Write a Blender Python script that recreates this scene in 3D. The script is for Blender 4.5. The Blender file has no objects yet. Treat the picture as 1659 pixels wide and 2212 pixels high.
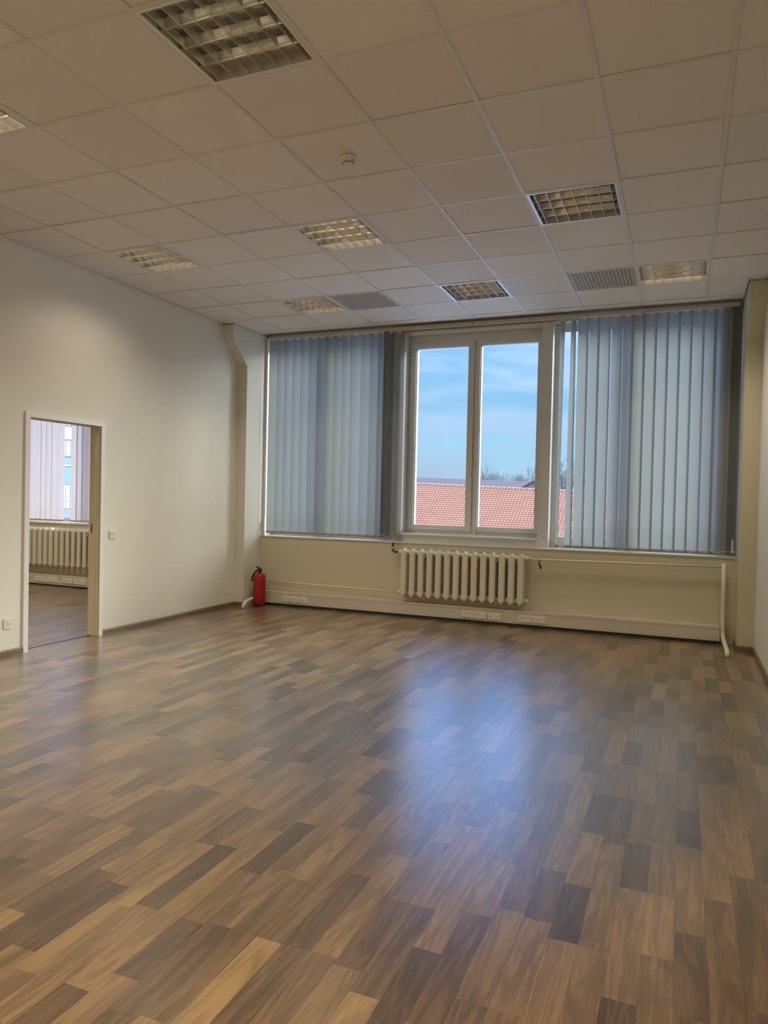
import bpy, math, random
from mathutils import Matrix, Vector
random.seed(7)
SC = bpy.context.scene
COL = SC.collection

# ------------------------------------------------------------------ camera
CAM_POS = (1.0425, -3.6823, 1.3790)
ROW = [[0.924575, 0.380340, 0.022419], [0.027617, -0.008213, -0.999585], [-0.379998, 0.924810, -0.018097]]
FPX = 1571.55
cd = bpy.data.cameras.new('camera')
cam = bpy.data.objects.new('camera', cd)
COL.objects.link(cam)
cd.sensor_fit = 'HORIZONTAL'
cd.sensor_width = 36.0
cd.lens = FPX / 1659.0 * 36.0
cd.clip_end = 500
Mx = Matrix(((ROW[0][0], -ROW[1][0], -ROW[2][0], CAM_POS[0]),
             (ROW[0][1], -ROW[1][1], -ROW[2][1], CAM_POS[1]),
             (ROW[0][2], -ROW[1][2], -ROW[2][2], CAM_POS[2]),
             (0, 0, 0, 1)))
cam.matrix_world = Mx
SC.camera = cam

# ------------------------------------------------------------------ sky
SKY = 1.0
w = bpy.data.worlds.new('sky')
SC.world = w
w.use_nodes = True
nt = w.node_tree
nt.nodes.clear()
N = nt.nodes.new
L = nt.links.new
out = N('ShaderNodeOutputWorld')
bg = N('ShaderNodeBackground')
tc = N('ShaderNodeTexCoord')
sp = N('ShaderNodeSeparateXYZ')
L(tc.outputs['Generated'], sp.inputs[0])
rmp = N('ShaderNodeValToRGB')
cr = rmp.color_ramp
cr.elements[0].position = 0.0
cr.elements[0].color = (0.54, 0.84, 1.04, 1)
cr.elements[1].position = 1.0
cr.elements[1].color = (0.40, 0.86, 2.0, 1)
for p, c in ((0.07, (0.36, 0.69, 0.95, 1)), (0.13, (0.25, 0.51, 0.78, 1)), (0.20, (0.22, 0.43, 0.72, 1)), (0.27, (0.27, 0.60, 1.25, 1)), (0.40, (0.36, 0.80, 1.95, 1))):
    e = cr.elements.new(p)
    e.color = c
L(sp.outputs['Z'], rmp.inputs[0])
mp = N('ShaderNodeMapping')
mp.inputs['Scale'].default_value = (2.2, 2.2, 11.0)
L(tc.outputs['Generated'], mp.inputs[0])
nz = N('ShaderNodeTexNoise')
nz.inputs['Scale'].default_value = 2.6
nz.inputs['Detail'].default_value = 7
nz.inputs['Roughness'].default_value = 0.55
nz.inputs['Distortion'].default_value = 0.4
L(mp.outputs[0], nz.inputs['Vector'])
cm = N('ShaderNodeMapRange')
cm.inputs['From Min'].default_value = 0.42
cm.inputs['From Max'].default_value = 0.62
cm.inputs['To Max'].default_value = 0.75
L(nz.outputs['Fac'], cm.inputs['Value'])
cthin = N('ShaderNodeMapRange')     # the cloud veil thins out higher up
cthin.inputs['From Min'].default_value = 0.1
cthin.inputs['From Max'].default_value = 0.5
cthin.inputs['To Min'].default_value = 1.0
cthin.inputs['To Max'].default_value = 0.25
L(sp.outputs['Z'], cthin.inputs['Value'])
cmul = N('ShaderNodeMath')
cmul.operation = 'MULTIPLY'
L(cm.outputs[0], cmul.inputs[0])
L(cthin.outputs[0], cmul.inputs[1])
mixc = N('ShaderNodeMix')
mixc.data_type = 'RGBA'
L(cmul.outputs[0], mixc.inputs[0])
L(rmp.outputs[0], mixc.inputs[6])
mixc.inputs[7].default_value = (0.46, 0.62, 0.88, 1)
# overcast-like rise of brightness towards the zenith
ml = N('ShaderNodeMath')
ml.operation = 'MULTIPLY_ADD'
mx0 = N('ShaderNodeMath')
mx0.operation = 'MAXIMUM'
mx0.inputs[1].default_value = 0.0
L(sp.outputs['Z'], mx0.inputs[0])
L(mx0.outputs[0], ml.inputs[0])
ml.inputs[1].default_value = 3.0
ml.inputs[2].default_value = 0.88
ml2 = N('ShaderNodeMath')
ml2.operation = 'MULTIPLY'
ml2.inputs[1].default_value = SKY
L(ml.outputs[0], ml2.inputs[0])
L(mixc.outputs[2], bg.inputs['Color'])
L(ml2.outputs[0], bg.inputs['Strength'])
L(bg.outputs[0], out.inputs[0])

sl = bpy.data.lights.new('sun', 'SUN')
sl.energy = 16.0
sl.angle = math.radians(50)
sl.color = (1.0, 0.98, 0.88)
so = bpy.data.objects.new('sun', sl)
COL.objects.link(so)
so.location = (8, 30, 30)
so.rotation_euler = Vector((-0.85, -1.0, -0.85)).to_track_quat('-Z', 'Y').to_euler()

SC.view_settings.view_transform = 'Standard'
SC.view_settings.look = 'None'
SC.view_settings.gamma = 1.0
SC.view_settings.use_curve_mapping = False
SC.view_settings.exposure = 0.0
LAMP_POWER = 13.5
LAMP_COLOR = (1.0, 0.84, 0.62)

# ------------------------------------------------------------------ helpers
class MB:
    def __init__(s):
        s.v = []
        s.f = []
        s.m = []
        s.sm = []
        s.cols = []

    def add(s, vs, fs, mi=0, smooth=False):
        o = len(s.v)
        s.v += [tuple(p) for p in vs]
        for f in fs:
            s.f.append(tuple(i + o for i in f))
            s.m.append(mi)
            s.sm.append(smooth)
        return s

    def box(s, x0, x1, y0, y1, z0, z1, mi=0):
        vs = [(x, y, z) for z in (z0, z1) for y in (y0, y1) for x in (x0, x1)]
        return s.add(vs, [(0, 2, 3, 1), (4, 5, 7, 6), (0, 1, 5, 4), (2, 6, 7, 3), (0, 4, 6, 2), (1, 3, 7, 5)], mi)

    def cbox(s, x0, x1, y0, y1, z0, z1, c, axis='y', mi=0):
        """box whose outline (seen along axis) has chamfered corners"""
        if axis == 'y':
            a0, a1, b0, b1 = x0, x1, z0, z1
        elif axis == 'x':
            a0, a1, b0, b1 = y0, y1, z0, z1
        else:
            a0, a1, b0, b1 = x0, x1, y0, y1
        o = [(a0 + c, b0), (a1 - c, b0), (a1, b0 + c), (a1, b1 - c), (a1 - c, b1), (a0 + c, b1), (a0, b1 - c), (a0, b0 + c)]
        lim = {'y': (y0, y1), 'x': (x0, x1), 'z': (z0, z1)}[axis]
        return s.prism(o, axis, lim[0], lim[1], mi)

    def prism(s, o, axis, h0, h1, mi=0, smooth=False):
        n = len(o)
        def P(a, b, h):
            return {'y': (a, h, b), 'x': (h, a, b), 'z': (a, b, h)}[axis]
        vs = [P(a, b, h0) for a, b in o] + [P(a, b, h1) for a, b in o]
        k = len(s.v)
        s.add(vs, [tuple(range(n)), tuple(range(2 * n - 1, n - 1, -1))], mi)
        for i in range(n):
            j = (i + 1) % n
            s.f.append((k + i, k + n + i, k + n + j, k + j))
            s.m.append(mi)
            s.sm.append(smooth)
        return s

    def tube(s, pts, r, n=12, mi=0, caps=True, radii=None):
        pts = [Vector(p) for p in pts]
        k = len(s.v)
        up = None
        for i, p in enumerate(pts):
            if i == 0:
                d = pts[1] - p
            elif i == len(pts) - 1:
                d = p - pts[i - 1]
            else:
                d = (pts[i + 1] - p).normalized() + (p - pts[i - 1]).normalized()
            d.normalize()
            if up is None:
                up = Vector((0, 0, 1)) if abs(d.z) < 0.9 else Vector((0, 1, 0))
            a = d.cross(up).normalized()
            b = a.cross(d).normalized()
            up = b
            rr = radii[i] if radii else r
            for j in range(n):
                t = 2 * math.pi * j / n
                s.v.append(tuple(p + a * (math.cos(t) * rr) + b * (math.sin(t) * rr)))
        for i in range(len(pts) - 1):
            for j in range(n):
                j2 = (j + 1) % n
                s.f.append((k + i * n + j, k + i * n + j2, k + (i + 1) * n + j2, k + (i + 1) * n + j))
                s.m.append(mi)
                s.sm.append(True)
        if caps:
            s.f.append(tuple(k + j for j in range(n - 1, -1, -1)))
            s.m.append(mi)
            s.sm.append(False)
            e = k + (len(pts) - 1) * n
            s.f.append(tuple(e + j for j in range(n)))
            s.m.append(mi)
            s.sm.append(False)
        return s

    def lathe(s, prof, c=(0, 0, 0), axis='z', n=24, mi=0, smooth=True):
        k = len(s.v)
        for r, h in prof:
            for j in range(n):
                t = 2 * math.pi * j / n
                a, b = math.cos(t) * r, math.sin(t) * r
                q = {'z': (a, b, h), 'y': (a, h, b), 'x': (h, a, b)}[axis]
                s.v.append((q[0] + c[0], q[1] + c[1], q[2] + c[2]))
        for i in range(len(prof) - 1):
            for j in range(n):
                j2 = (j + 1) % n
                f = (k + i * n + j, k + i * n + j2, k + (i + 1) * n + j2, k + (i + 1) * n + j)
                s.f.append(f if axis != 'y' else f[::-1])
                s.m.append(mi)
                s.sm.append(smooth)
        return s

    def mesh(s, name, mats):
        me = bpy.data.meshes.new(name)
        me.from_pydata(s.v, [], s.f)
        if not isinstance(mats, (list, tuple)):
            mats = [mats]
        for m in mats:
            me.materials.append(m)
        me.polygons.foreach_set('material_index', s.m)
        me.polygons.foreach_set('use_smooth', s.sm)
        me.update()
        return me

    def build(s, name, mats, parent=None, **kw):
        return link(name, s.mesh(name, mats), parent, **kw)


def link(name, me, parent=None, loc=None, rot=None, label=None, cat=None, group=None, kind=None):
    o = bpy.data.objects.new(name, me)
    COL.objects.link(o)
    if parent:
        o.parent = parent
    if loc:
        o.location = loc
    if rot:
        o.rotation_euler = rot
    tag(o, label, cat, group, kind)
    return o


def tag(o, label=None, cat=None, group=None, kind=None):
    if label:
        o['label'] = label
    if cat:
        o['category'] = cat
    if group:
        o['group'] = group
    if kind:
        o['kind'] = kind
    return o


def empty(name, loc, label, cat, group=None, rz=0):
    o = bpy.data.objects.new(name, None)
    COL.objects.link(o)
    o.location = loc
    o.rotation_euler = (0, 0, rz)
    o.empty_display_size = 0.1
    return tag(o, label, cat, group)


def B(x0, x1, y0, y1, z0, z1):
    return MB().box(x0, x1, y0, y1, z0, z1)


# ------------------------------------------------------------------ materials
def pmat(name, col, rough=0.5, spec=0.5, metal=0.0, noise=0.0, nscale=6.0, bump=0.0, bscale=60.0, coat=0.0, emit=None, estr=0.0, detail=4):
    m = bpy.data.materials.new(name)
    m.use_nodes = True
    t = m.node_tree
    b = t.nodes['Principled BSDF']
    b.inputs['Base Color'].default_value = (*col, 1)
    b.inputs['Roughness'].default_value = rough
    b.inputs['Specular IOR Level'].default_value = spec
    b.inputs['Metallic'].default_value = metal
    if coat:
        b.inputs['Coat Weight'].default_value = coat
    if emit:
        b.inputs['Emission Color'].default_value = (*emit, 1)
        b.inputs['Emission Strength'].default_value = estr
    g = t.nodes.new('ShaderNodeNewGeometry')
    if noise:
        n = t.nodes.new('ShaderNodeTexNoise')
        n.inputs['Scale'].default_value = nscale
        n.inputs['Detail'].default_value = detail
        t.links.new(g.outputs['Position'], n.inputs['Vector'])
        mx = t.nodes.new('ShaderNodeMix')
        mx.data_type = 'RGBA'
        mx.inputs[6].default_value = tuple(c * (1 - noise) for c in col) + (1,)
        mx.inputs[7].default_value = tuple(min(1, c * (1 + noise)) for c in col) + (1,)
        t.links.new(n.outputs['Fac'], mx.inputs[0])
        t.links.new(mx.outputs[2], b.inputs['Base Color'])
    if bump:
        n2 = t.nodes.new('ShaderNodeTexNoise')
        n2.inputs['Scale'].default_value = bscale
        n2.inputs['Detail'].default_value = 5
        t.links.new(g.outputs['Position'], n2.inputs['Vector'])
        bp = t.nodes.new('ShaderNodeBump')
        bp.inputs['Strength'].default_value = bump
        bp.inputs['Distance'].default_value = 0.003
        t.links.new(n2.outputs['Fac'], bp.inputs['Height'])
        t.links.new(bp.outputs[0], b.inputs['Normal'])
    return m


M = {}
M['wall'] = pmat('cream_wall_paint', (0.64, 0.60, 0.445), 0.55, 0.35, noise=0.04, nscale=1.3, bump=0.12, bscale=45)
M['wall_side'] = pmat('pale_side_wall_paint', (0.82, 0.80, 0.72), 0.5, 0.35, noise=0.03, nscale=1.1, bump=0.10, bscale=45)  # same cream paint, colour lightened for walls that catch window light
M['pilaster'] = pmat('pilaster_paint', (0.76, 0.745, 0.66), 0.5, 0.35, noise=0.04, nscale=1.3, bump=0.12, bscale=45)  # cream paint again, window light on the left pilaster put into its colour
M['slab'] = pmat('dark_plenum_concrete', (0.05, 0.05, 0.05), 0.9)
M['facade'] = pmat('facade_render', (0.5, 0.48, 0.44), 0.9)
M['white'] = pmat('white_gloss_paint', (0.80, 0.80, 0.77), 0.32, 0.5)
M['frame'] = pmat('window_frame_paint', (0.68, 0.69, 0.68), 0.38, 0.5, noise=0.03, nscale=4)
M['jamb'] = pmat('cream_jamb_paint', (0.76, 0.70, 0.54), 0.4, noise=0.06, nscale=5)
M['casing'] = pmat('pale_grey_casing', (0.84, 0.85, 0.84), 0.35)
M['skirting'] = pmat('brown_skirting', (0.20, 0.135, 0.085), 0.4, noise=0.15, nscale=20)
M['tee'] = pmat('ceiling_tee_steel', (0.76, 0.73, 0.69), 0.45)
M['trunk'] = pmat('trunking_plastic', (0.66, 0.60, 0.50), 0.42, noise=0.05, nscale=6)
M['plastic'] = pmat('white_socket_plastic', (0.82, 0.79, 0.70), 0.3)
M['dark'] = pmat('black_plastic', (0.012, 0.012, 0.014), 0.35)
M['gap'] = pmat('dark_green_strip', (0.03, 0.045, 0.04), 0.5)
M['radiator'] = pmat('radiator_enamel', (0.74, 0.70, 0.58), 0.3, 0.5, noise=0.05, nscale=8, bump=0.08, bscale=40)
M['pipe'] = pmat('painted_pipe', (0.76, 0.72, 0.58), 0.32)
M['brass'] = pmat('brass', (0.55, 0.36, 0.10), 0.35, metal=0.9)
M['rust'] = pmat('dark_rusty_steel', (0.10, 0.06, 0.045), 0.55, metal=0.4, noise=0.5, nscale=60)
M['chrome'] = pmat('chrome', (0.7, 0.7, 0.7), 0.2, metal=1.0)
M['red'] = pmat('red_enamel', (0.36, 0.006, 0.010), 0.28, 0.5)
M['redlabel'] = pmat('printed_label_red', (0.30, 0.012, 0.016), 0.45)
M['labelink'] = pmat('printed_label_ink', (0.42, 0.10, 0.08), 0.5)
M['housing'] = pmat('luminaire_reflector', (0.72, 0.68, 0.62), 0.35)
M['blade'] = pmat('luminaire_louver_aluminium', (0.78, 0.77, 0.74), 0.28, metal=0.75)
M['lframe'] = pmat('luminaire_frame', (0.80, 0.80, 0.78), 0.35, metal=0.3)
M['tube_off'] = pmat('fluorescent_tube_off', (0.85, 0.82, 0.76), 0.3)
M['tube_on'] = pmat('fluorescent_tube_lit', (0.9, 0.85, 0.75), 0.3, emit=(1.0, 0.86, 0.62), estr=1.6)
M['smoke'] = pmat('detector_plastic', (0.80, 0.77, 0.70), 0.35)
M['rail'] = pmat('blind_rail', (0.74, 0.72, 0.70), 0.35)
M['chain'] = pmat('bead_chain', (0.80, 0.80, 0.76), 0.35)
M['strike'] = pmat('dark_strike_plate', (0.03, 0.02, 0.015), 0.4, metal=0.5)
M['metalroof'] = pmat('brown_metal_roof', (0.105, 0.075, 0.072), 0.9, 0.05, noise=0.1, nscale=0.6)
M['fascia'] = pmat('grey_fascia', (0.20, 0.22, 0.26), 0.8, noise=0.25, nscale=0.5)
M['ridge'] = pmat('ridge_tile', (0.42, 0.30, 0.17), 0.9, 0.05)
M['bark'] = pmat('bare_branch_bark', (0.16, 0.13, 0.11), 0.9)
M['needle'] = pmat('pine_needles', (0.05, 0.11, 0.08), 0.8, noise=0.3, nscale=6)
M['ground'] = pmat('yard_ground', (0.42, 0.43, 0.45), 0.95, noise=0.2, nscale=0.1)
M['panel'] = pmat('white_cladding', (0.30, 0.31, 0.32), 0.6)
M['oglass'] = pmat('office_window_glass', (0.12, 0.20, 0.22), 0.25, 0.6)
M['bluepanel'] = pmat('blue_plinth_panel', (0.10, 0.17, 0.32), 0.5)


def tile_mat(name, col, fissure):
    m = pmat(name, col, 0.85, 0.2)
    t = m.node_tree
    b = t.nodes['Principled BSDF']
    g = t.nodes.new('ShaderNodeNewGeometry')
    n = t.nodes.new('ShaderNodeTexNoise')
    n.inputs['Scale'].default_value = 90
    n.inputs['Detail'].default_value = 6
    n.inputs['Roughness'].default_value = 0.65
    t.links.new(g.outputs['Position'], n.inputs['Vector'])
    oi = t.nodes.new('ShaderNodeObjectInfo')
    v = t.nodes.new('ShaderNodeMapRange')
    v.inputs['To Min'].default_value = 0.965
    v.inputs['To Max'].default_value = 1.02
    t.links.new(oi.outputs['Random'], v.inputs['Value'])
    v2 = t.nodes.new('ShaderNodeMapRange')
    v2.inputs['From Min'].default_value = 0.3
    v2.inputs['From Max'].default_value = 0.6
    v2.inputs['To Min'].default_value = 0.93
    v2.inputs['To Max'].default_value = 1.0
    t.links.new(n.outputs['Fac'], v2.inputs['Value'])
    mu = t.nodes.new('ShaderNodeMath')
    mu.operation = 'MULTIPLY'
    t.links.new(v.outputs[0], mu.inputs[0])
    t.links.new(v2.outputs[0], mu.inputs[1])
    vm = t.nodes.new('ShaderNodeVectorMath')
    vm.operation = 'SCALE'
    vm.inputs[0].default_value = col
    t.links.new(mu.outputs[0], vm.inputs['Scale'])
    t.links.new(vm.outputs[0], b.inputs['Base Color'])
    bp = t.nodes.new('ShaderNodeBump')
    bp.inputs['Strength'].default_value = fissure
    bp.inputs['Distance'].default_value = 0.004
    t.links.new(n.outputs['Fac'], bp.inputs['Height'])
    t.links.new(bp.outputs[0], b.inputs['Normal'])
    return m


M['tile'] = tile_mat('mineral_ceiling_tile', (0.88, 0.85, 0.81), 0.45)


def wood_mat():
    m = bpy.data.materials.new('oak_strip_floor')
    m.use_nodes = True
    t = m.node_tree
    b = t.nodes['Principled BSDF']
    Nn = t.nodes.new
    Ln = t.links.new
    a = Nn('ShaderNodeAttribute')
    a.attribute_name = 'piece'
    s = Nn('ShaderNodeSeparateColor')
    Ln(a.outputs['Color'], s.inputs[0])
    g = Nn('ShaderNodeNewGeometry')
    # per-piece offset of the grain
    off = Nn('ShaderNodeCombineXYZ')
    m1 = Nn('ShaderNodeMath'); m1.operation = 'MULTIPLY'; m1.inputs[1].default_value = 37.0
    m2 = Nn('ShaderNodeMath'); m2.operation = 'MULTIPLY'; m2.inputs[1].default_value = 91.0
    Ln(s.outputs[1], m1.inputs[0]); Ln(s.outputs[1], m2.inputs[0])
    Ln(m1.outputs[0], off.inputs[0]); Ln(m2.outputs[0], off.inputs[1])
    add = Nn('ShaderNodeVectorMath'); add.operation = 'ADD'
    Ln(g.outputs['Position'], add.inputs[0]); Ln(off.outputs[0], add.inputs[1])
    # broad cathedral figure
    mpa = Nn('ShaderNodeMapping'); mpa.inputs['Scale'].default_value = (13.0, 1.3, 1.0)
    Ln(add.outputs[0], mpa.inputs[0])
    n1 = Nn('ShaderNodeTexNoise'); n1.inputs['Scale'].default_value = 1.0; n1.inputs['Detail'].default_value = 3
    n1.inputs['Distortion'].default_value = 0.6
    Ln(mpa.outputs[0], n1.inputs['Vector'])
    wv = Nn('ShaderNodeMath'); wv.operation = 'MULTIPLY'; wv.inputs[1].default_value = 34.0
    Ln(n1.outputs['Fac'], wv.inputs[0])
    sn = Nn('ShaderNodeMath'); sn.operation = 'SINE'
    Ln(wv.outputs[0], sn.inputs[0])
    # fine fibres
    mpb = Nn('ShaderNodeMapping'); mpb.inputs['Scale'].default_value = (430.0, 9.0, 1.0)
    Ln(add.outputs[0], mpb.inputs[0])
    n2 = Nn('ShaderNodeTexNoise'); n2.inputs['Scale'].default_value = 1.0; n2.inputs['Detail'].default_value = 3
    Ln(mpb.outputs[0], n2.inputs['Vector'])
    # slow tone drift in a piece
    mpc = Nn('ShaderNodeMapping'); mpc.inputs['Scale'].default_value = (9.0, 2.0, 1.0)
    Ln(add.outputs[0], mpc.inputs[0])
    n3 = Nn('ShaderNodeTexNoise'); n3.inputs['Scale'].default_value = 1.0; n3.inputs['Detail'].default_value = 2
    Ln(mpc.outputs[0], n3.inputs['Vector'])
    rp = Nn('ShaderNodeValToRGB')
    e = rp.color_ramp.elements
    e[0].position = 0.0; e[0].color = (0.060, 0.036, 0.017, 1)
    e[1].position = 1.0; e[1].color = (0.400, 0.250, 0.098, 1)
    for p, c in ((0.3, (0.122, 0.073, 0.033, 1)), (0.55, (0.203, 0.124, 0.054, 1)), (0.8, (0.308, 0.194, 0.083, 1))):
        x = rp.color_ramp.elements.new(p); x.color = c
    q1 = Nn('ShaderNodeMath'); q1.operation = 'MULTIPLY_ADD'; q1.inputs[1].default_value = 0.12
    Ln(sn.outputs[0], q1.inputs[0]); Ln(s.outputs[0], q1.inputs[2])
    f2 = Nn('ShaderNodeMath'); f2.operation = 'SUBTRACT'; f2.inputs[1].default_value = 0.5
    Ln(n2.outputs['Fac'], f2.inputs[0])
    q2 = Nn('ShaderNodeMath'); q2.operation = 'MULTIPLY_ADD'; q2.inputs[1].default_value = 0.95
    Ln(f2.outputs[0], q2.inputs[0]); Ln(q1.outputs[0], q2.inputs[2])
    f3 = Nn('ShaderNodeMath'); f3.operation = 'SUBTRACT'; f3.inputs[1].default_value = 0.5
    Ln(n3.outputs['Fac'], f3.inputs[0])
    q3 = Nn('ShaderNodeMath'); q3.operation = 'MULTIPLY_ADD'; q3.inputs[1].default_value = 0.42
    Ln(f3.outputs[0], q3.inputs[0]); Ln(q2.outputs[0], q3.inputs[2])
    Ln(q3.outputs[0], rp.inputs[0])
    # worn greyish scuffs with a shape of their own
    n4 = Nn('ShaderNodeTexNoise'); n4.inputs['Scale'].default_value = 14.0; n4.inputs['Detail'].default_value = 5
    Ln(g.outputs['Position'], n4.inputs['Vector'])
    acc = None
    for (cx, cy, rx, ry) in ((0.985, -0.34, 0.17, 0.05), (1.01, -0.50, 0.15, 0.05), (0.93, -0.66, 0.09, 0.05), (1.02, -0.22, 0.13, 0.04), (1.03, -1.53, 0.15, 0.035), (0.60, 0.90, 0.45, 0.03), (1.20, 1.75, 0.2, 0.15)):
        mpd = Nn('ShaderNodeMapping'); mpd.vector_type = 'POINT'
        mpd.inputs['Scale'].default_value = (1 / rx, 1 / ry, 0.0)
        mpd.inputs['Location'].default_value = (-cx / rx, -cy / ry, 0)
        Ln(g.outputs['Position'], mpd.inputs[0])
        le = Nn('ShaderNodeVectorMath'); le.operation = 'LENGTH'
        Ln(mpd.outputs[0], le.inputs[0])
        mm = Nn('ShaderNodeMapRange'); mm.interpolation_type = 'SMOOTHSTEP'
        mm.inputs['From Min'].default_value = 0.1; mm.inputs['From Max'].default_value = 1.3
        mm.inputs['To Min'].default_value = 1.0; mm.inputs['To Max'].default_value = 0.0
        Ln(le.outputs['Value'], mm.inputs['Value'])
        if acc is None:
            acc = mm
        else:
            ad = Nn('ShaderNodeMath'); ad.operation = 'MAXIMUM'
            Ln(acc.outputs[0], ad.inputs[0]); Ln(mm.outputs[0], ad.inputs[1])
            acc = ad
    nr = Nn('ShaderNodeMapRange'); nr.inputs['From Min'].default_value = 0.35; nr.inputs['From Max'].default_value = 0.65
    nr.inputs['To Min'].default_value = 0.25; nr.inputs['To Max'].default_value = 0.75
    Ln(n4.outputs['Fac'], nr.inputs['Value'])
    mr = Nn('ShaderNodeMath'); mr.operation = 'MULTIPLY'
    Ln(acc.outputs[0], mr.inputs[0]); Ln(nr.outputs[0], mr.inputs[1])
    mx = Nn('ShaderNodeMix'); mx.data_type = 'RGBA'
    Ln(mr.outputs[0], mx.inputs[0]); Ln(rp.outputs[0], mx.inputs[6]); mx.inputs[7].default_value = (0.105, 0.085, 0.068, 1)
    Ln(mx.outputs[2], b.inputs['Base Color'])
    b.inputs['Roughness'].default_value = 0.30
    b.inputs['Specular IOR Level'].default_value = 0.15
    rr = Nn('ShaderNodeMapRange'); rr.inputs['To Min'].default_value = 0.280; rr.inputs['To Max'].default_value = 0.300
    Ln(n3.outputs['Fac'], rr.inputs['Value'])
    Ln(rr.outputs[0], b.inputs['Roughness'])
    # lacquer film: glossy layer that grows towards grazing angles
    gl = Nn('ShaderNodeBsdfGlossy')
    Ln(rr.outputs[0], gl.inputs['Roughness'])
    lw = Nn('ShaderNodeLayerWeight'); lw.inputs['Blend'].default_value = 0.5
    pw_ = Nn('ShaderNodeMath'); pw_.operation = 'POWER'; pw_.inputs[1].default_value = 2.9
    Ln(lw.outputs['Facing'], pw_.inputs[0])
    fm = Nn('ShaderNodeMapRange'); fm.inputs['To Min'].default_value = 0.015; fm.inputs['To Max'].default_value = 1.12
    Ln(pw_.outputs[0], fm.inputs['Value'])
    mn = Nn('ShaderNodeMath'); mn.operation = 'MINIMUM'; mn.inputs[1].default_value = 0.38
    Ln(fm.outputs[0], mn.inputs[0])
    ms = Nn('ShaderNodeMixShader')
    Ln(mn.outputs[0], ms.inputs[0]); Ln(b.outputs[0], ms.inputs[1]); Ln(gl.outputs[0], ms.inputs[2])
    Ln(ms.outputs[0], t.nodes['Material Output'].inputs['Surface'])
    bp = Nn('ShaderNodeBump'); bp.inputs['Strength'].default_value = 0.10; bp.inputs['Distance'].default_value = 0.001
    Ln(n2.outputs['Fac'], bp.inputs['Height']); Ln(bp.outputs[0], b.inputs['Normal']); Ln(bp.outputs[0], gl.inputs['Normal'])
    return m


M['wood'] = wood_mat()


def glass_mat():
    m = bpy.data.materials.new('window_glass')
    m.use_nodes = True
    t = m.node_tree
    t.nodes.clear()
    o = t.nodes.new('ShaderNodeOutputMaterial')
    tr = t.nodes.new('ShaderNodeBsdfTransparent')
    tr.inputs[0].default_value = (0.96, 0.98, 0.97, 1)
    gl = t.nodes.new('ShaderNodeBsdfGlossy')
    gl.inputs['Roughness'].default_value = 0.02
    fr = t.nodes.new('ShaderNodeFresnel')
    fr.inputs[0].default_value = 1.3
    mx = t.nodes.new('ShaderNodeMixShader')
    t.links.new(fr.outputs[0], mx.inputs[0])
    t.links.new(tr.outputs[0], mx.inputs[1])
    t.links.new(gl.outputs[0], mx.inputs[2])
    t.links.new(mx.outputs[0], o.inputs[0])
    return m


M['glass'] = glass_mat()


def fabric_mat(name, front, trans, fac):
    m = bpy.data.materials.new(name)
    m.use_nodes = True
    t = m.node_tree
    t.nodes.clear()
    o = t.nodes.new('ShaderNodeOutputMaterial')
    d = t.nodes.new('ShaderNodeBsdfDiffuse')
    tl = t.nodes.new('ShaderNodeBsdfTranslucent')
    mx = t.nodes.new('ShaderNodeMixShader')
    mx.inputs[0].default_value = fac
    g = t.nodes.new('ShaderNodeNewGeometry')
    n = t.nodes.new('ShaderNodeTexNoise')
    n.inputs['Scale'].default_value = 250
    t.links.new(g.outputs['Position'], n.inputs['Vector'])
    cmx = t.nodes.new('ShaderNodeMix')
    cmx.data_type = 'RGBA'
    cmx.inputs[6].default_value = tuple(c * 0.93 for c in front) + (1,)
    cmx.inputs[7].default_value = tuple(c * 1.05 for c in front) + (1,)
    t.links.new(n.outputs['Fac'], cmx.inputs[0])
    t.links.new(cmx.outputs[2], d.inputs[0])
    tl.inputs[0].default_value = (*trans, 1)
    t.links.new(d.outputs[0], mx.inputs[1])
    t.links.new(tl.outputs[0], mx.inputs[2])
    t.links.new(mx.outputs[0], o.inputs[0])
    return m


M['slat'] = fabric_mat('grey_blind_fabric', (0.34, 0.36, 0.36), (0.33, 0.36, 0.36), 0.31)
M['slat2'] = fabric_mat('pale_lilac_blind_fabric', (0.62, 0.57, 0.58), (0.62, 0.55, 0.56), 0.47)


def rooftile_mat():
    m = pmat('red_clay_tile', (0.52, 0.19, 0.10), 0.9, 0.05, noise=0.16, nscale=1.2)
    return m


M['rooftile'] = rooftile_mat()

# ------------------------------------------------------------------ dimensions
XL, XR = -4.135, 1.70
YB, YR = 4.40, -6.6
H = 3.44
YG = 4.70           # glass plane
YO = 4.95           # outside of facade
TW = 0.115          # partition thickness
XN = -10.6          # far wall of next room

# ------------------------------------------------------------------ floor
floor = B(XN, XR + 0.1, YR, YO, -0.30, -0.012).build('floor', M['gap'], kind='structure')
PW = 0.0931
PX0 = 0.030
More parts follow.
